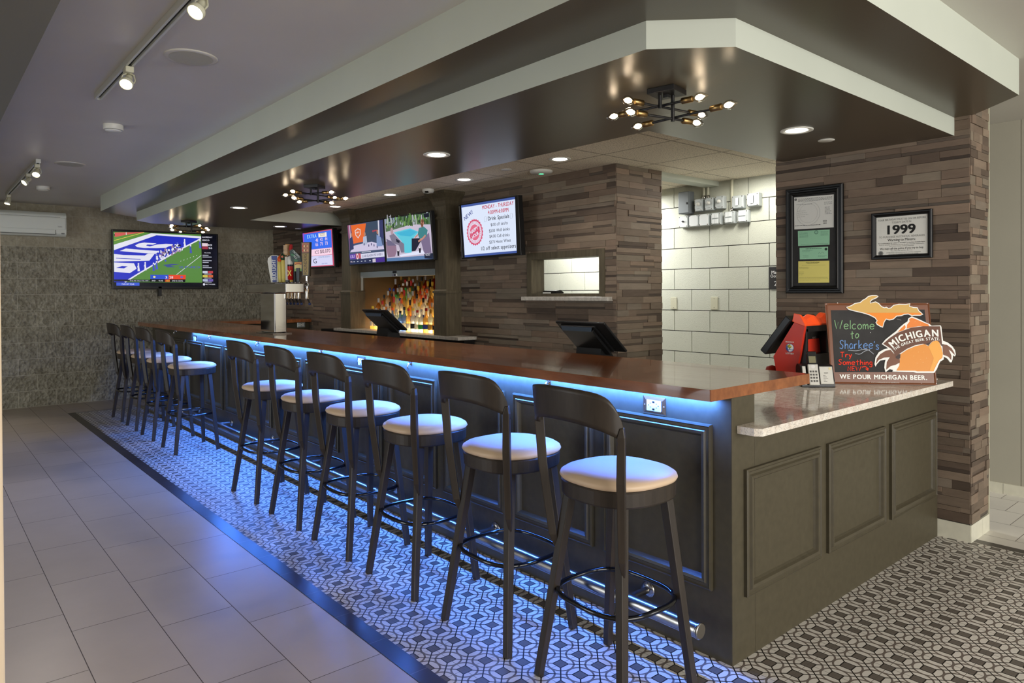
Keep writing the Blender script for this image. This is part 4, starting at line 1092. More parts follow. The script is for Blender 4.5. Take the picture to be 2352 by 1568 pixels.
def scr_studio(m, pl, F):
    D = Draw(m, pl, F)
    D.p([(143, 706), (812, 590), (845, 1396), (183, 1442)], (66, 80, 108)); D.p([(143, 706), (205, 696), (222, 1100), (180, 1180)], (150, 90, 120)); D.l([(180, 705), (205, 1090)], .014, (210, 206, 226))
    D.p([(205, 706), (490, 664), (442, 1010), (250, 1052)], (228, 106, 48)); D.p([(276, 806), (330, 760), (384, 776), (390, 870), (340, 952), (290, 892)], (226, 214, 214)); D.p([(290, 812), (332, 780), (372, 790), (378, 866), (340, 930), (300, 884)], (226, 112, 60)); D.t([(300, 860), (368, 846)], .026, 'NFL', (230, 226, 226), .02)
    D.p([(490, 664), (714, 602), (722, 960), (442, 1010)], (62, 76, 96))
    D.p([(714, 602), (740, 598), (746, 905), (726, 908)], (206, 206, 222)); D.p([(746, 597), (812, 590), (822, 960), (760, 932)], (56, 60, 104)); D.t([(615, 828), (690, 810)], .026, 'ESPN', (226, 60, 60), .03)
    D.p([(250, 1092), (440, 1042), (600, 1010), (820, 1080), (835, 1165), (180, 1232)], (204, 196, 222))
    for (hx, hy, L, c) in ((214, 890, [(176, 960), (216, 926), (248, 1010), (256, 1152), (184, 1180)], (52, 56, 96)), (466, 868, [(436, 920), (498, 900), (512, 1060), (428, 1085)], (176, 184, 206)), (708, 825, [(690, 872), (772, 926), (806, 1092), (690, 1102)], (124, 146, 190))):
        D.p(L, c); D.d(hx, hy, .020, (176, 130, 110))
    for x, y in ((455, 1060), (540, 1085), (590, 1060), (640, 1080), (700, 1110)): D.d(x, y, .012, (90, 84, 120))
    D.p([(178, 1216), (835, 1150), (836, 1172), (180, 1246)], (72, 84, 112)); D.l([(405, 1212), (580, 1196)], .008, (214, 214, 226))
    D.p([(176, 1252), (290, 1240), (298, 1336), (184, 1346)], (92, 66, 160)); D.t([(196, 1325), (272, 1315)], .052, 'LSU', (214, 196, 236), .03); D.p([(290, 1240), (386, 1230), (392, 1326), (298, 1336)], (186, 84, 96)); D.d(325, 1290, .028, (226, 206, 212)); D.d(325, 1290, .014, (190, 90, 100))
    D.p([(386, 1242), (836, 1196), (840, 1292), (394, 1334)], (214, 214, 234)); D.t([(412, 1310), (800, 1268)], .040, 'LSU AND OKLAHOMA UPSET IN WEEK 4', (74, 70, 110), .01)
    D.p([(182, 1360), (842, 1304), (846, 1394), (184, 1440)], (44, 50, 82)); D.p([(670, 1320), (842, 1304), (846, 1390), (674, 1402)], (74, 50, 140)); D.p([(610, 1335), (668, 1330), (672, 1398), (612, 1402)], (200, 190, 206)); D.t([(196, 1405), (236, 1402)], .026, 'NFL', (210, 190, 200), .02)
    for x in (262, 330, 402, 470, 560): D.l([(x-12, 1392-(x-260)*.07), (x+14, 1390-(x-260)*.07)], .009, (200, 206, 220))
def scr_pool(m, pl, F):
    D = Draw(m, pl, F); r = random.Random(9)
    D.p([(845, 585), (1668, 455), (1722, 1362), (885, 1388)], (196, 186, 206)); D.p([(845, 585), (1668, 455), (1680, 690), (1320, 690), (870, 830)], (84, 110, 82))
    D.p([(845, 585), (1080, 545), (1050, 650), (870, 760)], (140, 150, 176))
    for k in range(120):
        x = 870+800*r.random(); y = 560+180*r.random()-(x-870)*.12; D.d(x, y, .008+.012*r.random(), r.choice([(50, 84, 44), (84, 124, 62), (110, 150, 80), (40, 62, 50), (150, 160, 170)]))
    for x in (1355, 1415, 1520, 900, 960): D.l([(x, 500), (x+10, 710)], .014, (190, 190, 196))
    D.p([(1560, 480), (1660, 460), (1665, 540), (1570, 560)], (26, 30, 44))
    D.p([(1015, 838), (1310, 762), (1465, 832), (1335, 990), (1330, 1235), (1205, 1235), (1150, 1010)], (96, 200, 220)); D.p([(1060, 850), (1310, 785), (1440, 835), (1320, 920), (1130, 900)], (70, 180, 214))
    D.p([(870, 1010), (1050, 1082), (1062, 1200), (1030, 1300), (910, 1310), (885, 1200)], (146, 118, 140)); D.p([(880, 960), (960, 1000), (1060, 1090), (900, 1090)], (110, 104, 132))
    D.p([(935, 900), (1010, 858), (1060, 920), (1140, 1015), (1196, 1062), (1200, 1228), (1142, 1228), (1100, 1085), (985, 1040)], (126, 120, 140)); D.d(980, 815, .030, (176, 150, 160)); D.p([(1050, 960), (1120, 1000), (1110, 1050), (1060, 1020)], (44, 44, 60))
    D.p([(1500, 1000), (1655, 850), (1695, 1256), (1560, 1256)], (124, 110, 140))
    D.p([(1335, 960), (1490, 955), (1505, 1010), (1400, 1200), (1332, 1206)], (38, 40, 56)); D.p([(1470, 760), (1560, 728), (1632, 800), (1606, 935), (1480, 965), (1448, 880)], (66, 130, 136))
    D.d(1535, 652, .030, (186, 130, 112)); D.d(1530, 700, .020, (120, 74, 56)); D.d(1540, 622, .024, (110, 74, 56), .8); D.l([(1590, 900), (1540, 960), (1455, 1020)], .020, (196, 140, 122)); D.l([(1450, 890), (1395, 945)], .016, (196, 140, 122))
    D.p([(1110, 1272), (1530, 1188), (1575, 1258), (1130, 1305)], (226, 228, 248))
    for x, y in ((1480, 1190), (1090, 1240)): D.p([(x-20, y-50), (x+22, y-55), (x+14, y+50), (x-12, y+50)], (34, 32, 44)); D.d(x, y-52, .016, (226, 220, 220), .5)
    D.p([(886, 1330), (1718, 1288), (1722, 1362), (886, 1388)], (92, 124, 168)); D.p([(1560, 1262), (1718, 1250), (1720, 1362), (1565, 1350)], (40, 46, 66)); D.t([(1585, 1300), (1672, 1292)], .036, 'GOLF', (226, 226, 236), .03)
p_, w_, h_ = tilted(1.70, 1.665, 6.31, 5.432, 1.762, 2.262)
tv('television', 'left of twin televisions over the bottles, showing an orange studio set', p_, w_, h_, [(125, 695), (822, 570), (872, 1420), (172, 1465)], scr_studio, .045, lambda m: m.box(1.74, 5.7, 1.9, 1.80, 6.0, 2.1))
p_, w_, h_ = tilted(1.70, 1.665, 5.428, 4.487, 1.762, 2.266)
tv('television', 'right of twin televisions over the bottles, showing two men by a pool', p_, w_, h_, [(830, 565), (1690, 415), (1727, 1385), (875, 1422)], scr_pool, .045, lambda m: m.box(1.74, 4.8, 1.9, 1.80, 5.1, 2.1))

# ================================================================ back bar cabinet
cab = thing('back_bar_cabinet', 'tall olive wooden back bar with square columns and crown framing the bottles', 'cabinet', (0, 0, 0))
def column(y0, y1):
    m = MB('olive_wood'); x0 = 1.75
    m.box(x0, y0, .985, XB, y1, 2.40)
    def collar(z0, z1, d, z2=None, d2=None):
        d2 = d if d2 is None else d2; z2 = z1
        lo = [(x0-d, y0-d), (XB, y0-d), (XB, y1+d), (x0-d, y1+d)]; hi = [(x0-d2, y0-d2), (XB, y0-d2), (XB, y1+d2), (x0-d2, y1+d2)]
        vs = [(*p, z0) for p in lo]+[(*p, z1) for p in hi]
        m.add(vs, [(3, 2, 1, 0), (4, 5, 6, 7), (0, 1, 5, 4), (1, 2, 6, 5), (2, 3, 7, 6), (3, 0, 4, 7)])
    m.box(x0-.012, y0-.012, .985, XB, y1+.012, 1.425); collar(1.425, 1.445, .020); collar(1.445, 1.46, .012, d2=.002)
    collar(2.175, 2.187, .010); collar(2.187, 2.20, .018); collar(2.20, 2.212, .008)
    collar(2.315, 2.33, .006, d2=.012)
    P = [(2.33, .014), (2.36, .020), (2.39, .036), (2.415, .058), (2.432, .074), (2.44, .074), (2.456, .080)]
    for (z0, d), (z1, d2) in zip(P, P[1:]): collar(z0, z1, d, d2=d2)
    obj('column', m, cab)
column(6.378, 6.609); column(4.34, 4.54)
m = MB('olive_wood'); m.box(1.86, 4.54, 1.688, XB-.008, 6.378, 2.456); m.box(1.845, 4.54, 2.20, 1.86, 6.378, 2.25); 
m.prism([(1.86, 4.54, 2.30), (1.85, 4.54, 2.30), (1.842, 4.54, 2.325), (1.83, 4.54, 2.35), (1.80, 4.54, 2.40), (1.775, 4.54, 2.43), (1.77, 4.54, 2.456), (1.86, 4.54, 2.456)], (0, 1.838, 0)); obj('header', m, cab)
m = MB('olive_wood'); m.box(1.845, 6.395, .986, XB-.003, 6.44, 1.70); m.box(1.845, 4.54, .986, XB-.003, 4.575, 1.70); obj('opening_frame', m, cab)
m = MB('dark_metal'); m.box(1.79, 4.10, .0, XB-.02, 7.3, .955); obj('base_unit', m, cab)
m = MB('dark_metal'); m.box(XB, 6.40, .9, 2.52, 6.42, 1.8); m.box(XB, 4.54, .9, 2.52, 4.56, 1.8); m.box(2.50, 4.56, .9, 2.52, 6.40, 1.8); m.box(XB, 4.56, 1.72, 2.52, 6.40, 1.74); m.box(XB, 4.56, .90, 2.52, 6.40, .95)
for f in (0,): pass
plain('alcove_wood', (96, 74, 44), .5); 
m2 = MB('alcove_wood'); m2.box(XB+.001, 6.385, .95, 2.50, 6.40, 1.72); m2.box(2.485, 4.56, .95, 2.50, 6.385, 1.72); m2.box(XB+.001, 4.56, .95, 2.485, 4.575, 1.72); m2.box(XB+.001, 4.575, 1.705, 2.485, 6.385, 1.72); obj('alcove_lining', m2, cab); obj('alcove_box', m, cab)
m = MB('granite_grey'); m.box(1.70, 4.078, .956, 1.93, 6.75, .986); m.box(XB-.02, 4.58, .956, 2.05, 6.38, .972); o = obj('granite_ledge', m); tag(o, 'grey granite ledge in front of the lit liquor bottles', 'ledge')
sh = thing('rolling_shutter', 'rolled-up aluminium security shutter above the liquor bottles', 'shutter', (0, 0, 0))
m = MB('aluminium'); m.box(1.885, 4.58, 1.615, 1.925, 6.392, 1.687); obj('shutter_box', m, sh, bevel=.003)
m = MB('aluminium'); m.box(1.89, 6.375, .987, 1.92, 6.393, 1.615); obj('side_track', m, sh)
m = MB('print'); q = Pl((1.8848, 6.392, 1.615), (0, -1, 0), (0, 0, 1)); m.rect(q, .03, .005, .07, .022, .0003, None, (226, 226, 226)); m.rect(q, .038, .010, .062, .016, .0005, None, (120, 120, 130)); obj('sticker', m, sh)
m = MB('dark_metal'); m.box(1.878, 5.52, 1.655, 1.886, 5.60, 1.680); m.box(1.880, 5.51, 1.622, 1.886, 5.61, 1.646, 'steel'); m.box(1.877, 5.548, 1.624, 1.881, 5.566, 1.644); obj('lock', m, sh, bevel=.002)
# ---- stepped display and bottles
disp = thing('bottle_display', 'glowing stepped shelf stand under the rows of liquor bottles', 'shelf', (0, 0, 0))
TX = [1.985+.083*i for i in range(6)]; TZs = [.974+.073*i for i in range(6)]
for i in range(6):
    m = MB('shelf_glow'); m.box(TX[i]-.040, 4.585, TZs[i]-.022 if i else .9725, TX[i]+.043, 6.30, TZs[i]-.001); 
    if i: m.box(TX[i]-.040, 4.585, TZs[i-1]-.001, TX[i]-.034, 6.30, TZs[i]-.022)
    obj('step', m, disp)
GL = {'clear': (.95, .97, .95), 'amber': (.93, .55, .16), 'brown': (.45, .2, .07), 'green': (.2, .5, .22), 'gold': (.97, .78, .3), 'red': (.75, .1, .06), 'blue': (.2, .35, .85), 'orange': (.95, .42, .08), 'dark': (.10, .07, .05)}
for k, c in GL.items(): bottle_glass('glass_'+k, tuple(x**.6 for x in c))
CAPS = {'black': (22, 20, 20), 'red': (196, 36, 30), 'white': (226, 224, 216), 'gold': (196, 158, 70), 'green': (40, 150, 60), 'blue': (36, 60, 150), 'orange': (232, 96, 36), 'yellow': (226, 196, 60), 'silver': (180, 180, 182), 'cream': (232, 222, 196)}
for k, c in CAPS.items(): plain('cap_'+k, c, .35)
SHP = [[(.036, 0), (.038, .004), (.038, .165), (.033, .19), (.016, .215), (.0125, .235), (.0125, .268)],
       [(.040, 0), (.042, .004), (.042, .125), (.036, .155), (.016, .185), (.0135, .20), (.0135, .245)],
       [(.031, 0), (.033, .004), (.033, .20), (.028, .222), (.014, .24), (.012, .25), (.012, .285)],
       [(.034, 0), (.036, .004), (.034, .06), (.037, .15), (.030, .18), (.013, .21), (.0125, .265)],
       [(.028, 0), (.030, .004), (.030, .21), (.013, .25), (.012, .30)]]
kinds = {}
def make_bottle(shape, glass, cap, lab):
    key = (shape, glass, cap, lab)
    if key in kinds: return None
    prof = SHP[shape]
    b = MB('glass_'+glass if glass not in ('white',) else 'cap_white'); b.lathe(prof, n=14); o = obj('liquor_bottle', b)
    r, z = prof[-1]; c = MB('cap_'+cap); c.lathe([(r+.002, z-.012), (r+.003, z-.010), (r+.003, z+.016), (r+.001, z+.02)], n=12); obj('cap', c, o)
    l = MB('cap_'+lab); r0 = prof[1][0]; z1 = prof[3 if shape in (3,) else 2][1]
    l.lathe([(r0+.0012, .045), (r0+.0012, .045+z1*.38)], n=14)
    if shape in (0, 2, 4): l.lathe([(prof[-1][0]+.0016, prof[-2][1]+.004), (prof[-1][0]+.0016, prof[-1][1]-.012)], n=12, m='cap_'+cap)
    obj('label', l, o); kinds[key] = o
    return o
ORD = ['first', 'second', 'third', 'fourth', 'fifth', 'sixth', 'seventh', 'eighth', 'ninth', 'tenth', 'eleventh', 'twelfth', 'thirteenth', 'fourteenth', 'fifteenth', 'sixteenth', 'seventeenth', 'eighteenth', 'nineteenth', 'twentieth', 'twenty-first']
STEP = ['bottom', 'second', 'third', 'fourth', 'fifth', 'top']
rb = random.Random(21)
for i in range(6):
    y = 6.26 - (.0 if i else .0); j = 0
    while y > 4.74:
        g = rb.choice(['clear', 'clear', 'clear', 'clear', 'clear', 'amber', 'amber', 'gold', 'gold', 'brown', 'green', 'orange', 'red', 'dark'] if i else ['clear', 'amber', 'gold', 'amber', 'clear', 'blue'])
        cp = rb.choice([c_ for c_ in CAPS if c_ != 'cream']) if i in (2, 3) else rb.choice(['black', 'black', 'red', 'white', 'gold', 'orange', 'yellow', 'silver'])
        lb = rb.choice(['white', 'cream', 'cream', 'gold', 'red', 'black', 'orange', 'white', 'cream', 'green', 'blue', 'cream'])
        s = rb.choice([0, 0, 1, 2, 3, 4]) if i else rb.choice([0, 1, 1, 3])
        if lb == 'black' and g == 'dark': lb = 'white'
        label = '%s glass liquor bottle with %s cap and %s label, %s from left on %s step' % (g, cp, lb, ORD[j], STEP[i])
        key = (s, g, cp, lb)
        if key in kinds: o = dup(kinds[key], (TX[i], y, TZs[i]), rb.random()*6, label, 'liquor bottles on the lit steps')
        else:
            o = make_bottle(*key); o.location = (TX[i], y, TZs[i]); tag(o, label, 'bottle', 'liquor bottles on the lit steps')
        o['category'] = 'bottle'; k_ = .90+.2*rb.random(); o.scale = (.94, .94, k_)
        y -= .086+.014*rb.random(); j += 1

# ================================================================ behind the bar
m = MB('steel'); m.box(.66, .95, .60, 1.12, 7.7, .86); m.box(.66, .95, .86, .70, 7.7, .93); o = obj('underbar_counter', m, bevel=.004); tag(o, 'low stainless steel work counter behind the wooden bar', 'work counter')
m = MB('dark_metal'); m.box(.70, .97, 0, 1.08, 7.68, .60); o2 = obj('base_cabinet', m, o)
outlet('power_outlet', Pl((1.80, 7.958, .985), (1, 0, 0), (0, 0, 1)), 0, 0, .115, .075, 'power outlet under the far end of the bar, left of the back bar cabinet', True, 'aluminium')
def pos(label, yc, w, xt, zt, xb, zb, skew, stand):
    t = thing('point_of_sale_terminal', label, 'touch terminal', (0, 0, 0))
    y1 = yc+w/2; v = V((xt-xb, 0, zt-zb)); H = v.length
    q = Pl((xb, y1, zb), (0, -1, 0), v)      # seen from behind
    m = MB('black_plastic'); m.pbox(q, 0, 0, w, H, -.016, 0)
    m.pprism(q, [(.035, .012), (w-.085, .012), (w-.085, H-.02), (.035, H-.02)], 0, .012)
    m.prism([q.P(.05, .0, .012), q.P(w-.11, 0, .012), q.P(w-.11, H-.045, .012), q.P(.05, H-.045, .012)], q.n*.016); obj('display', m, t, bevel=.005)
    m = MB('black_gloss'); m.rect(Pl(q.P(w, 0, -.0162), -q.u, q.v), .015, .015, w-.015, H-.015, .0006); obj('screen', m, t)
    m = MB('steel_blue'); m.prism([q.P(.055, H-.044, .0285), q.P(w-.115, H-.044, .0285), q.P(w-.105, H-.022, .0125), q.P(.045, H-.022, .0125)], q.n*.0006); obj('cover_strip', m, t)
    m = MB('black_plastic')
    y0, y1s = stand
    m.prism([(xb-.10, y0, .861), (xb+.09, y0, .861), (xb+.05, y0, zb-.03), (xb-.015, y0, zb+.035), (xb-.06, y0, zb+.028)], (0, y1s-y0, 0)); obj('stand', m, t, bevel=.006)
    m = MB('steel'); m.box(xb-.05, (y0+y1s)/2-.04, zb+.022, xb-.03, (y0+y1s)/2+.04, zb+.034); obj('hinge', m, t, bevel=.003)
    return t
plain('steel_blue', (74, 92, 108), .3, metal=.3)
pos('black touch terminal seen from behind, near the corner of the stone pier', 1.525, .415, .75, 1.237, .955, 1.056, 0, (1.47, 1.68))
pos('black touch terminal seen from behind, in front of the lit bottles', 4.04, .44, .75, 1.272, .955, 1.092, 0, (4.03, 4.23))
m = MB('black_plastic'); m.prism([(1.95, 3.14, 1.3875), (2.06, 3.14, 1.3875), (2.06, 3.14, 1.425), (2.02, 3.14, 1.445), (1.97, 3.14, 1.44)], (0, -.17, 0)); o = obj('receipt_printer', m, bevel=.006); tag(o, 'small black receipt printer on the pass-through window sill', 'printer')
m = MB('paper'); m.box(1.945, 3.02, 1.402, 1.9495, 3.12, 1.425); obj('paper_roll', m, o)

# ---- beer tower
tw = thing('beer_tower', 'mirror chrome T-shaped beer tap tower standing on the bar', 'beer tower', (0, 0, 0))
m = MB('chrome'); m.box(.06, 4.60, ZT+.0005, .235, 5.01, ZT+.008); obj('base_plate', m, tw, bevel=.002)
m = MB('chrome'); m.box(.09, 4.636, ZT+.008, .205, 4.97, 1.435); obj('tower_column', m, tw, bevel=.010)
m = MB('chrome'); m.box(.05, 4.29, 1.435, .215, 5.215, 1.517); obj('tap_header', m, tw, bevel=.006)
plain('handle_blue', (40, 56, 150), .35); plain('tap_navy', (26, 44, 90), .35)
def tap(y, lx=.31):
    m = MB('chrome'); m.tube([(.215, y, 1.475), (.262, y, 1.475)], .011, 12); m.lathe([(.018, 0), (.018, .012), (.012, .02)], (.2155, y, 1.475), (1, 0, 0), 16)
    m.lathe([(.010, -.11), (.013, -.10), (.011, -.06), (.016, -.03), (.018, 0), (.016, .03), (.012, .030), (.010, .037)], (lx-.02, y, 1.485), (0, 0, 1), 16)
    m.tube([(.262, y, 1.475), (lx-.02, y, 1.478)], .013, 12); obj('faucet', m, tw)
    m = MB('black_plastic'); m.tube([(lx-.02, y, 1.40), (lx+.005, y, 1.345)], .007, 10, radii=[.010, .006]); obj('spout', m, tw)
    m = MB('tap_navy'); m.lathe([(.006, -.022), (.012, -.016), (.012, -.006), (.006, 0)], (lx+.006, y, 1.345), (0, 0, 1), 12); obj('spout_cap', m, tw)
TY = [4.405]+[4.575+.08*k for k in range(6)]+[5.095]
for y in TY: tap(y)
HX = .29; HZ = 1.522
def handle(name, label, k):
    t = thing(name, label, 'tap handle', (HX, TY[k], HZ), .62, 'beer tap handles on the tower')
    t.scale = (1.0, 1.16, 1.04)
    m = MB('chrome'); m.lathe([(.010, -.0), (.008, .012), (.006, .02)], (0, 0, -.0005), (0, 0, 1), 12); obj('ferrule', m, t)
    return t
# 0: dark gold tall handle
t = handle('tap_handle', 'tall brown and gold tap handle, nearest on the beer tower', 0)
m = MB('gloss_print'); m.prism([(-.014, -.028, .05), (.014, -.028, .05), (.014, -.038, .335), (-.014, -.038, .335)][::1], (0, .0, 0.0001))
m = MB('gloss_print', (60, 48, 26)); m.uses_col = True
def slab(m, w0, w1, z0, z1, th, c):
    vs = [(x*th/2, s*(w0 if z == z0 else w1)/2, z) for z in (z0, z1) for x, s in ((-1, -1), (1, -1), (1, 1), (-1, 1))]
    m.add(vs, [(3, 2, 1, 0), (4, 5, 6, 7), (0, 1, 5, 4), (1, 2, 6, 5), (2, 3, 7, 6), (3, 0, 4, 7)], None, c)
m.tube([(0, 0, .015), (0, 0, .06)], .009, 10, m='chrome', c=(200, 200, 200))
slab(m, .058, .076, .058, .345, .030, (52, 42, 28)); ph_ = Pl((-.0153, 0, 0), (0, -1, 0), (0, 0, 1))
m.poly(ph_, [(-.022, .066), (.022, .066), (.028, .25), (-.028, .25)], .0003, None, (150, 124, 60)); m.poly(ph_, [(-.029, .256), (.029, .256), (.031, .338), (-.031, .338)], .0003, None, (170, 110, 84))
for k_ in range(8): m.disc(ph_, -.02+.012*(k_ % 4), .275+.035*(k_//4), .009, .0004+.00005*k_, None, [(196, 52, 44), (226, 206, 150), (120, 70, 50), (206, 160, 110)][k_ % 4], 10)
m.text(ph_, .010, .158, .036, 'FOUNDERS', .0006, None, (60, 44, 20), 'CENTER', .02, .17, PI/2); obj('grip', m, t)
# 1: sign-topped dark handle
t = handle('tap_handle', 'dark tap handle carrying a small square orange and green sign', 1)
m = MB('gloss_print'); slab(m, .020, .032, .012, .13, .026, (30, 34, 40)); slab(m, .070, .072, .10, .185, .014, (40, 60, 30)); q = Pl((-.0073, 0, 0), (0, -1, 0), (0, 0, 1))
m.rect(q, -.031, .104, .031, .181, .0003, None, (232, 206, 130)); m.rect(q, -.031, .104, .031, .125, .0005, None, (130, 180, 70)); m.rect(q, -.031, .160, .031, .181, .0005, None, (236, 150, 50)); m.ribbon(q, [(-.026, .160), (-.01, .168), (.012, .168), (.028, .160)], .006, .0007, None, (150, 40, 30)); obj('grip', m, t)
# 2: green shield with red top
t = handle('tap_handle', 'green leafy tap handle with a twisted red top', 2)
m = MB('gloss_print'); m.tube([(0, .0, .012), (0, .0, .20)], .013, 10, c=(26, 28, 30)); m.tube([(0, .005, .19), (.0, .015, .24), (0, .035, .30), (0, .030, .34)], .012, 10, c=(170, 24, 24), radii=[.008, .014, .017, .012])
q = Pl((-.016, -.012, .20), (0, -1, 0), (0, 0, 1)); m.pprism(q, [(-.05, .085), (-.02, .10), (.045, .03), (.05, -.01), (.01, -.055), (-.035, .0)], -.012, 0, None, (26, 54, 36))
for k_ in range(9): m.disc(q, -.03+.009*k_, .05-.016*k_+.012*(k_ % 3), .009, .0004+.00004*k_, None, (44, 120, 66), 8)
m.text(q, .005, .048, .024, 'ORCHARD', .001, None, (226, 230, 220), 'CENTER', .03, .08, -.8); m.text(q, -.004, .022, .024, 'ALE', .001, None, (226, 230, 220), 'CENTER', .03, .04, -.8); obj('grip', m, t)
# 3: red and white
t = handle('tap_handle', 'red tap handle with white top and a yellow cross', 3)
m = MB('gloss_print'); m.lathe([(.012, .012), (.012, .03), (.028, .034), (.030, .15)], n=16, c=(196, 30, 30)); m.lathe([(.030, .15), (.030, .165)], n=16, c=(24, 22, 22)); m.lathe([(.028, .165), (.033, .20), (.028, .235), (.012, .25), (0, .252)], n=16, c=(228, 224, 212)); m.lathe([(.0125, .012), (.0125, .033)], n=14, c=(206, 176, 70))
q = Pl((-.031, 0, .09), (0, -1, 0), (0, 0, 1)); m.ribbon(q, [(-.015, -.025), (.015, .025)], .009, 0, None, (240, 206, 80)); m.ribbon(q, [(.015, -.025), (-.015, .025)], .009, .0002, None, (240, 206, 80)); m.tube([(-.02, -.02, .235), (-.022, 0, .242), (-.02, .02, .235)], .004, 6, c=(24, 22, 22)); obj('grip', m, t)
# 4: brush
t = handle('tap_handle', 'white wooden tap handle shaped like a scrub brush', 4)
m = MB('gloss_print'); slab(m, .024, .030, .012, .235, .030, (222, 216, 200)); slab(m, .040, .040, .17, .24, .024, (196, 150, 110)); m.lathe([(.006, .235), (.006, .255)], n=8, c=(200, 190, 170)); m.superdisc(0, 0, [(.030, .25), (.034, .27), (.034, .335), (.024, .35)], 2.2, 20, c=(196, 152, 104), ry=.7)
q = Pl((-.035, 0, .25), (0, -1, 0), (0, 0, 1))
for k_ in range(7): m.tube([(-.035, -.018, .262+.012*k_), (-.037, .0, .262+.012*k_), (-.035, .018, .262+.012*k_)], .004, 6, c=(232, 206, 170))
slab(m, .025, .025, .012, .03, .031, (40, 38, 36)); obj('grip', m, t)
# 5, 6: yellow
t = handle('tap_handle', 'yellow tap handle with a dark green top', 5)
m = MB('gloss_print'); m.lathe([(.016, .012), (.022, .05), (.025, .15), (.026, .205), (.020, .212)], n=14, c=(226, 206, 110)); m.lathe([(.020, .205), (.030, .225), (.030, .255), (.016, .275), (0, .28)], n=14, c=(30, 66, 44)); m.disc(Pl((-.0305, 0, .24), (0, -1, 0), (0, 0, 1)), 0, 0, .011, .001, None, (196, 90, 40), 10); obj('grip', m, t)
t = handle('tap_handle', 'yellow tap handle with an orange top and grey disc', 6)
m = MB('gloss_print'); m.lathe([(.018, .012), (.024, .05), (.028, .16), (.028, .195), (.02, .20)], n=14, c=(228, 208, 116)); m.lathe([(.018, .195), (.030, .215), (.024, .24), (.004, .265)], n=14, c=(232, 92, 30)); m.lathe([(.040, -.006), (.040, .006)], (.02, -.035, .245), (1, 0, 0), 20, c=(120, 104, 98)); obj('grip', m, t)
# 7: light beer paddle
t = handle('tap_handle', 'large white and blue paddle tap handle, farthest on the beer tower', 7)
m = MB('gloss_print'); q = Pl((.010, 0, 0), (0, -1, 0), (0, 0, 1))
P7 = [(-.030, .012), (.030, .012), (.070, .20), (.075, .245), (.050, .262), (-.030, .262), (-.065, .236), (-.062, .19)]
P7 = [(-.034, .012), (.034, .012), (.052, .21), (.046, .25), (.02, .262), (-.03, .262), (-.062, .235), (-.066, .205)]
m.pprism(q, P7, 0, .030, None, (222, 220, 210)); m.poly(q, [(-.020, .014), (.018, .014), (.024, .256), (-.030, .256)], .0304, None, (56, 70, 140)); m.text(q, .012, .13, .050, 'BUD LIGHT', .031, None, (236, 236, 236), 'CENTER', .045, .19, PI/2+.03); m.disc(q, .036, .20, .009, .0306, None, (206, 70, 50), 10); obj('grip', m, t)

# ================================================================ things on the painted block wall
def cm(y, z): return (-1.465+(y+1.465)*.978, 1.431+(z-1.431)*.978)
pcm = Pl((XH-.006, 0, 0), (0, -1, 0), (0, 0, 1))
plain('box_grey', (132, 138, 142), .45, metal=.2); plain('box_light', (196, 202, 202), .45, metal=.1); plain('plate_white', (232, 236, 236), .4)
def wallbox(label, y, z, w, h, d, face, mid='box_light', rim='box_light'):
    y, z = cm(y, z); t = thing('electrical_box', label, 'electrical box', (0, 0, 0), 0, 'electrical boxes on the painted block wall')
    m = MB(rim); m.pbox(pcm, -y-w/2, z-h/2, -y+w/2, z+h/2, .0008, d); obj('back_box', m, t, bevel=.006)
    m = MB(mid); m.pbox(pcm, -y-w*.47, z-h*.47, -y+w*.47, z+h*.47, d, d+.006); obj('cover_plate', m, t, bevel=.004)
    D_ = d+.006
    if face == 'dial':
        m = MB('white_plastic'); m.lathe([(.018, 0), (.018, .006), (.013, .008), (.012, .022), (.006, .024)], pcm.P(-y, z+.008, D_), pcm.n, 16); m.obox(pcm.P(-y, z+.008, D_+.016), pcm.u*.002, pcm.v*.013, pcm.n*.010); obj('dial', m, t)
        m = MB('print')
        for k in range(5):
            a = PI*(.1+.2*k); m.disc(pcm, -y+.026*math.cos(a), z+.008+.026*math.sin(a), .002, D_+.0004, None, (70, 70, 74), 8)
        m.rect(pcm, -y-.016, z-.038, -y+.016, z-.035, D_+.0004, None, (130, 130, 134)); obj('dial_marks', m, t)
    elif face == 'rocker':
        m = MB('plate_white'); m.pbox(pcm, -y-.018, z-.035, -y+.010, z+.035, D_, D_+.008); obj('rocker', m, t, bevel=.002)
        m = MB('dark_metal'); m.pbox(pcm, -y+.010, z-.03, -y+.014, z+.035, D_, D_+.0016); obj('slot', m, t)
    elif face == 'quad':
        for dy in (-1, 1):
            m = MB('plate_white'); m.pbox(pcm, -y-.034, z+dy*.026-.02, -y+.028, z+dy*.026+.02, D_, D_+.010); m.pbox(pcm, -y-.0035, z+dy*.026-.018, -y-.0025, z+dy*.026+.018, D_+.010, D_+.0104, 'dark_metal'); obj('flip_cover', m, t, bevel=.002)
    elif face == 'key':
        m = MB('dark_metal'); m.lathe([(.010, 0), (.010, .004)], pcm.P(-y, z+.002, D_), pcm.n, 14); m.obox(pcm.P(-y, z+.004, D_+.008), pcm.u*.010, pcm.v*.003, pcm.n*.006); obj('key_switch', m, t)
    elif face == 'latch':
        m = MB('dark_metal'); m.pbox(pcm, -y+w*.30, z-.02, -y+w*.38, z, D_, D_+.006); obj('latch', m, t)
    if face not in ('latch',):
        for sx in (-1, 1):
            for sz in (-1, 1):
                m = MB('steel'); m.lathe([(.0055, 0), (.004, .002)], pcm.P(-y+sx*w*.40, z+sz*h*.40, D_), pcm.n, 8); obj('screw', m, t)
wallbox('tall grey electrical enclosure, leftmost of the upper row on block wall', 2.685, 2.305, .125, .215, .085, 'latch', 'box_grey', 'box_grey')
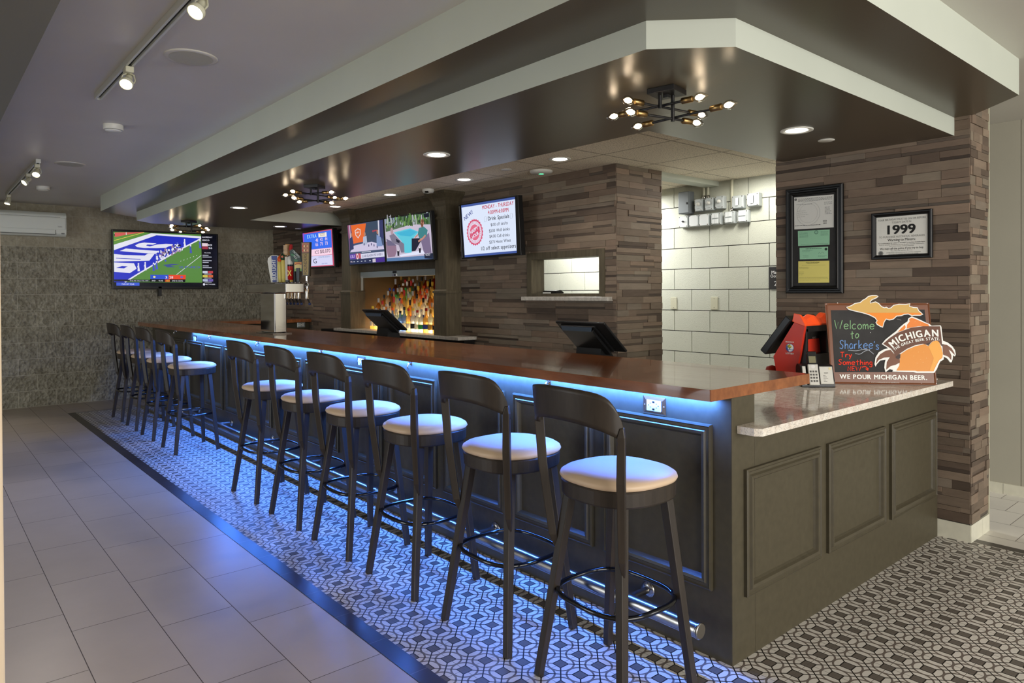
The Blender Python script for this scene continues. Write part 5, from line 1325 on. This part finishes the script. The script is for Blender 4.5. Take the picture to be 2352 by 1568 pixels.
for y, wd in ((2.53, 'left'), (2.413, 'middle'), (2.298, 'right')): wallbox('box with round dial, %s one of three dials in the upper row' % wd, y, 2.268 if wd != 'right' else 2.272, .085, .118, .060, 'dial')
wallbox('switch box with rocker, left of the upper right pair on block wall', 2.11, 2.258, .118, .118, .05, 'rocker')
wallbox('switch box with rocker, right end of the upper row on block wall', 1.95, 2.262, .118, .118, .06, 'rocker')
for (y, f, lb) in ((2.715, 'key', 'box with key switch, left end of the lower row on block wall'), (2.593, 'none', 'plain white-covered box, second from left in the lower row'), (2.476, 'none', 'plain pale box, third from left in the lower row'), (2.343, 'quad', 'box with flip covers, fourth from left in the lower row'), (2.198, 'quad', 'box with flip covers, fifth from left in the lower row'), (2.058, 'quad', 'box with flip covers, right end of the lower row')):
    wallbox(lb, y, 2.12, .106, .112, .05, f, 'plate_white' if f in ('key', 'none') else 'box_light')
for y, z, wd in ((2.87, 1.306, 'left'), (2.395, 1.31, 'right')):
    a, b = cm(y, z); t = thing('switch_plate', 'blank white wall plate on painted block wall, %s of two' % wd, 'wall plate', (0, 0, 0))
    m = MB('cream_fixture'); m.pbox(pcm, -a-.037, b-.06, -a+.037, b+.06, .0008, .007); obj('plate', m, t, bevel=.003)
    for s in (-1, 1): m = MB('steel'); m.lathe([(.004, 0), (.003, .0015)], pcm.P(-a, b+s*.042, .007), pcm.n, 8); obj('screw', m, t)
def pipe(label, y, z0, z1):
    t = thing('conduit', label, 'pipe', (0, 0, 0)); m = MB('cream_fixture'); m.tube([(XH-.03, y, z0), (XH-.03, y, z1)], .013, 12); obj('pipe', m, t)
    m = MB('steel'); m.lathe([(.018, 0), (.018, .02), (.014, .024)], (XH-.03, y, z0), (0, 0, 1), 12); obj('connector', m, t)
pipe('painted conduit above the left dial box, left of a pair', 2.405, 2.315, 2.412); pipe('painted conduit above the middle dial box, right of a pair', 2.360, 2.315, 2.412); pipe('long painted conduit running down to the lower row of boxes', 2.105, 2.168, 2.456)
m = MB('chalk_black'); m.pbox(pcm, -1.752, 1.441, -1.552, 1.638, .0008, .008); o = obj('occupancy_sign', m); tag(o, 'black occupancy sign on block wall half hidden by stone wall', 'sign')
m = MB('print'); m.text(pcm, -1.725, 1.576, .040, 'Max', .0086, None, (232, 232, 230), 'LEFT', .01); m.text(pcm, -1.735, 1.545, .036, 'Occupancy', .0086, None, (232, 232, 230), 'LEFT', .01); m.text(pcm, -1.700, 1.470, .060, '2', .0086, None, (232, 232, 230), 'LEFT', .01); obj('lettering', m, o)

# ================================================================ air conditioner
ac = thing('air_conditioner', 'white wall-mounted air conditioner on the far block wall', 'air conditioner', (0, 0, 0))
m = MB('white_fixture'); m.prism([(-1.72, 9.268, 2.175), (-1.72, 9.10, 2.172), (-1.72, 9.06, 2.20), (-1.72, 9.06, 2.44), (-1.72, 9.10, 2.478), (-1.72, 9.268, 2.48)], (.865, 0, 0)); obj('housing', m, ac, bevel=.012)
pa = Pl((-1.72, 9.06, 2.172), (1, 0, 0), (0, 0, 1)); m = MB('white_fixture'); m.pbox(pa, .01, .088, .855, .235, .0, .008); obj('front_panel', m, ac, bevel=.004)
m = MB('white_fixture'); m.pbox(pa, .01, .028, .745, .080, .0, .006); obj('louver', m, ac, bevel=.003)
m = MB('dark_metal'); m.pbox(pa, .01, .020, .745, .026, -.002, .0015); m.pbox(pa, .75, .02, .753, .08, -.002, .0015); m.pbox(pa, .01, .242, .80, .245, -.001, .001); obj('air_slot', m, ac)
m = MB('print'); m.text(pa, .795, .115, .022, 'DAIKIN', .0085, None, (110, 110, 108), 'CENTER', .01, .045); m.rect(pa, .81, .03, .845, .045, .001, None, (120, 122, 120)); obj('badge', m, ac)

# ================================================================ ceiling fixtures
def downlight(x, y, z, label, r=.085):
    t = thing('recessed_downlight', label, 'ceiling light', (x, y, z), 0, 'recessed ceiling lights')
    m = MB('white_plastic'); m.lathe([(r, 0.0), (r, -.004), (r*.94, -.006), (r*.68, -.003), (r*.68, .0)], n=32); obj('trim_ring', m, t)
    m = MB('lamp_white'); m.lathe([(r*.68, -.0022), (0.0001, -.0022)], n=28, smooth=False); obj('lens', m, t)
    return t
DL = [(1.322, .42, 2.305, 'recessed light in dark soffit above the granite counter'), (.18, 2.214, 2.305, 'recessed light in dark soffit between the two nearest bulb fixtures'), (.179, 5.758, 2.305, 'recessed light in dark soffit between the two farther bulb fixtures'), (1.302, 7.46, 2.305, 'recessed light in dark soffit beyond the tiled ceiling, above far television'),
      (1.458, 2.399, 2.457, 'recessed light in the tiled ceiling, nearest of four'), (1.467, 3.649, 2.457, 'recessed light in the tiled ceiling, second nearest of four'), (1.453, 4.927, 2.457, 'recessed light in the tiled ceiling, third nearest of four'), (1.461, 6.197, 2.457, 'recessed light in the tiled ceiling, farthest of four')]
for d in DL: downlight(*d)
def round_plate(name, label, cat, x, y, z, r, mat='white_plastic', inner=None, h=.004):
    t = thing(name, label, cat, (x, y, z)); m = MB(mat); m.lathe([(r, 0), (r, -h*.6), (r*.93, -h), (0.0001, -h*1.1)], n=32); obj('rim' if inner else 'cover', m, t)
    if inner:
        m = MB(inner); m.lathe([(r*.82, -h*1.3), (.0001, -h*1.5)], n=32, smooth=False); obj('grille_panel', m, t)
    return t
round_plate('sprinkler_cover', 'small white round cover plate in dark soffit near stone wall', 'cover plate', 1.704, .437, 2.305, .045)
round_plate('sprinkler_cover', 'small round cover plate in the tiled ceiling beside the round wireless dome', 'cover plate', 1.432, 3.011, 2.457, .045)
round_plate('sprinkler_cover', 'small round cover plate in dark soffit above the lottery television', 'cover plate', 1.62, 7.62, 2.305, .04)
round_plate('ceiling_speaker', 'round ceiling speaker near the track lights, closest to camera', 'speaker', -1.307, 2.158, 2.59, .122, 'paint_ceiling', 'grille', .006)
round_plate('ceiling_speaker', 'round ceiling speaker far back near the second light track', 'speaker', -1.283, 5.80, 2.59, .122, 'paint_ceiling', 'grille', .006)
for x, y, wd in ((-1.30, 3.95, 'between the two speakers'), (-1.285, 7.5, 'nearest the air conditioner')):
    t = thing('smoke_detector', 'white round smoke detector on main ceiling, %s' % wd, 'smoke detector', (x, y, 2.59)); m = MB('white_plastic'); m.lathe([(.062, 0), (.062, -.030), (.058, -.034)], n=28); obj('base', m, t)
    m = MB('white_plastic'); m.lathe([(.050, -.036), (.050, -.040), (.046, -.044), (.0001, -.045)], n=28); m.lathe([(.046, -.0335), (.046, -.0365)], n=20, m='dark_metal'); obj('cap', m, t)
t = thing('wireless_access_point', 'white round wireless dome on tiled ceiling with a green light', 'wireless dome', (1.705, 2.875, 2.457)); m = MB('white_plastic'); m.lathe([(.095, 0), (.098, -.006), (.092, -.018), (.06, -.026), (.0001, -.028)], n=32); obj('dome', m, t)
m = MB('status_green'); m.lathe([(.018, -.0272), (.022, -.0275), (.022, -.0285), (.018, -.0285)], n=20); obj('status_light', m, t)
t = thing('dome_camera', 'small white security dome camera on tiled ceiling near the cabinet', 'security camera', (1.55, 4.36, 2.457)); m = MB('white_plastic'); m.lathe([(.06, 0), (.06, -.02), (.05, -.035), (.0001, -.045)], n=24); obj('housing', m, t); m = MB('black_gloss'); m.obox((-.035, -.03, -.032), (.012, -.012, 0), (.010, .010, 0), (0, 0, .008)); obj('lens', m, t)
# bulb fixtures
CZ = 2.305
def bulb_fixture(label):
    t = thing('bulb_ceiling_fixture', label, 'ceiling light', (.14, .40, CZ), 0, 'black and brass bulb fixtures under the soffit')
    m = MB('dark_metal'); m.obox((0, 0, -.012), (.062, .012, 0), (-.012, .062, 0), (0, 0, .0118)); obj('canopy', m, t, bevel=.002)
    for (x, y, z) in ((-.018, .022, -.080), (.026, -.012, -.138)): m = MB('dark_metal'); m.tube([(x, y, -.0242), (x, y, z)], .0085, 10); obj('stem', m, t)
    m = MB('dark_metal'); m.box(-.010, -.012, -.036, .010, .012, -.0242); obj('knuckle', m, t)
    A = V((.14, .40, CZ))
    RODS = [((-.088, .458, 2.235), (.427, .392, 2.235)), ((-.098, .437, 2.18), (.343, .359, 2.18)), ((.123, .724, 2.243), (.166, .215, 2.243)), ((.18, .626, 2.187), (.178, .087, 2.187))]
    for a, b in RODS:
        a, b = V(a)-A, V(b)-A; d = (b-a).normalized()
        m = MB('dark_metal'); m.tube([a+d*.10, b-d*.10], .0055, 10); obj('arm', m, t)
        for p, s in ((a, 1), (b, -1)):
            e = d*s
            m = MB('brass'); m.lathe([(.0085, 0), (.0135, -.003), (.0135, -.052), (.011, -.054)], p+e*.120, e, 16); sk = obj('socket', m, t)
            m = MB('bulb_glass'); m.lathe([(.0085, .068), (.010, .060), (.0185, .042), (.0198, .032), (.0175, .019), (.009, .004), (.003, -.006), (.0008, -.010)], p+e*.0, e, 16); obj('bulb', m, sk)
            m = MB('lamp_warm'); m.lathe([(.0005, .056), (.008, .050), (.0125, .037), (.0105, .024), (.0005, .008)], p, e, 10); obj('filament', m, sk)
    return t
fx0 = bulb_fixture('black and brass eight-bulb fixture under soffit, nearest of three')
FIX = [((.14, .40, CZ), 0)]
for (x, y, r, lb) in ((.13, 3.885, .44, 'black and brass eight-bulb fixture under soffit, middle one of three'), (.16, 7.40, .42, 'black and brass eight-bulb fixture under soffit, farthest, above football television')):
    dup(fx0, (x, y, CZ), r, lb); FIX.append(((x, y, CZ), r))
# tracks
def track(label, y0, y1, x=-1.53):
    t = thing('light_track', label, 'light track', (0, 0, 0)); m = MB('white_fixture')
    m.box(x-.018, y0, 2.556, x-.008, y1, 2.5895); m.box(x+.008, y0, 2.556, x+.018, y1, 2.5895); m.box(x-.008, y0, 2.580, x+.008, y1, 2.5893); m.box(x-.008, y1-.004, 2.556, x+.008, y1, 2.580); m.box(x-.008, y0, 2.556, x+.008, y0+.004, 2.580); obj('rail', m, t)
    m = MB('dark_metal'); m.box(x-.008, y0+.006, 2.570, x+.008, y1-.006, 2.580); obj('slot', m, t)
track('white light track on ceiling, nearest to camera', -.5, 3.16); track('white light track on ceiling, farther one near the air conditioner', 5.70, 8.32)
def spot(label, aim):
    t = thing('track_spotlight', label, 'spotlight', (0, 0, 0), 0, 'track spotlights on the ceiling')
    m = MB('cream_fixture'); m.box(-.019, -.034, -.030, .019, .034, .0); obj('adapter', m, t, bevel=.004)
    d = V(aim).normalized(); c = V((0, 0, -.058))
    K = .62
    m = MB('cream_fixture'); m.lathe([(r*K, z*K) for r, z in [(.016, -.045), (.026, -.04), (.030, -.005), (.032, .035), (.046, .045), (.050, .052), (.050, .082), (.046, .084), (.044, .074), (.044, .068), (.0001, .067)]], c, d, 24); obj('lamp_head', m, t)
    s = d.cross(V((0, 0, 1))).normalized()
    m = MB('cream_fixture')
    for k in (-1, 1): m.tube([V((0, 0, -.03))+s*k*.008, V((0, 0, -.038))+s*k*.026, c+s*k*.034+d*.012, c+s*k*.034+d*.034], .0035, 6)
    obj('yoke', m, t)
    m = MB('spot_glow'); m.lathe([(.040*K, .070*K), (.03*K, .073*K), (.0001, .074*K)], c, d, 24); obj('lamp_face', m, t)
    return t, c, d
SPOTS = []
for (y, lb, aim) in ((2.41, 'track spotlight at far end of the near track', (-.35, -.60, -.72)), (1.25, 'track spotlight nearest the camera', (-.55, -.35, -.75)),
                     (5.79, 'track spotlight at near end of the far track', (-.25, -.62, -.74)), (6.40, 'track spotlight in the middle of the far track', (-.70, -.30, -.64)), (8.18, 'track spotlight at far end of the far track', (-.30, -.25, -.92))):
    t, c, d = spot(lb, aim); t.location = (-1.53, y, 2.5555); SPOTS.append((V((-1.53, y, 2.5555))+c+d*.09, d))
LED_W = 26
# ================================================================ light and camera
def light(kind, name, loc, energy, color=(1, 1, 1), aim=None, **k):
    l = bpy.data.lights.new(name, kind); l.energy = energy; l.color = color
    for a, b in k.items(): setattr(l, a, b)
    o = bpy.data.objects.new(name, l); COL.objects.link(o); o.location = loc
    if aim is not None: o.rotation_euler = V(aim).to_track_quat('-Z', 'Z' if abs(V(aim).normalized().z) < .99 else 'Y').to_euler()
    return o
WARM, NEUT, COOL = (1, .82, .60), (1, .93, .84), (.86, .94, 1)
for i, (x, y, z, lb) in enumerate(DL):
    light('SPOT', 'downlight_beam', (x, y, z-.012), 26 if z < 2.4 else 24, NEUT, (0, 0, -1), spot_size=2.3, spot_blend=.9, shadow_soft_size=.05)
for (p, r) in FIX:
    for k in range(8):
        pass
RODS = [((-.088, .458, 2.235), (.427, .392, 2.235)), ((-.098, .437, 2.18), (.343, .359, 2.18)), ((.123, .724, 2.243), (.166, .215, 2.243)), ((.18, .626, 2.187), (.178, .087, 2.187))]
for (p, r) in FIX:
    M = Matrix.Translation(p) @ Matrix.Rotation(r, 4, 'Z')
    for a, b in RODS:
        for q in (a, b):
            l = V(q)-V((.14, .40, CZ)); d = V(b)-V(a); d.normalize(); l += d*.032*(1 if q is a else -1)
            light('POINT', 'bulb_light', M @ l, 2.8, WARM, shadow_soft_size=.012)
for p, d in SPOTS:
    light('SPOT', 'track_beam', p, 34, NEUT, d, spot_size=1.25, spot_blend=.8, shadow_soft_size=.04)
# blue strip under the bar lip
y = .06
while y < 6.7:
    y1 = min(6.72, y+1.11)
    light('AREA', 'led_light', (-.024, (y+y1)/2, ZT-TZ-.010), LED_W*(y1-y), (.06, .22, 1), (0, 0, -1), shape='RECTANGLE', size=.012, size_y=y1-y) 
    y = y1
# service passage behind the bar
light('AREA', 'passage_light', (2.98, 3.6, 2.40), 60, (1, .99, .95), (0, 0, -1), shape='RECTANGLE', size=.5, size_y=1.2)
light('AREA', 'passage_light', (3.0, 1.75, 2.44), 9, (1, .97, .90), (0, 0, -1), shape='RECTANGLE', size=.3, size_y=.3)
# daylight from the windows of the room at the left and behind
light('AREA', 'window_daylight', (-6.2, 4.0, 1.4), 180, COOL, (1, 0, -.05), shape='RECTANGLE', size=5, size_y=2.0)
light('AREA', 'window_daylight', (-1.0, -6.5, 1.7), 450, (1, .97, .92), (.1, 1, 0), shape='RECTANGLE', size=6, size_y=2.2)
light('AREA', 'window_daylight', (4.9, -5.0, 1.5), 225, (.96, .98, 1), (-.35, 1, 0), shape='RECTANGLE', size=3, size_y=2.2)
w = bpy.data.worlds.new('World'); SC.world = w; w.use_nodes = True
w.node_tree.nodes['Background'].inputs[0].default_value = (1, .98, .95, 1); w.node_tree.nodes['Background'].inputs[1].default_value = .48

cam = bpy.data.cameras.new('Camera'); co = bpy.data.objects.new('Camera', cam); COL.objects.link(co)
YAW, PITCH, ROLL, F, SY = 40.5982, -.4642, -.3346, 1603.1457, 683.0849
ya, pi_, ro = map(math.radians, (YAW, PITCH, ROLL))
fw = V((math.sin(ya), math.cos(ya), 0)); rt = V((math.cos(ya), -math.sin(ya), 0)); up = V((0, 0, 1))
fw2 = fw*math.cos(pi_)+up*math.sin(pi_); up2 = up*math.cos(pi_)-fw*math.sin(pi_)
rt3 = rt*math.cos(ro)+up2*math.sin(ro); up3 = up2*math.cos(ro)-rt*math.sin(ro)
M = Matrix((rt3, up3, -fw2)).transposed().to_4x4(); M.translation = V((-2.3501, -1.4652, 1.4309)); co.matrix_world = M
cam.sensor_width = 36; cam.lens = F/2352*36; cam.shift_y = (SY-784)/2352; cam.clip_start = .02
SC.camera = co
SC.view_settings.view_transform = 'Standard'; SC.view_settings.look = 'None'; SC.view_settings.gamma = 1; SC.view_settings.exposure = 0
SC.view_settings.use_curve_mapping = False
c = SC.cycles
c.max_bounces = 7; c.diffuse_bounces = 4; c.glossy_bounces = 4; c.transmission_bounces = 4; c.transparent_max_bounces = 24
c.caustics_reflective = False; c.caustics_refractive = False; c.sample_clamp_indirect = 4; c.use_denoising = True
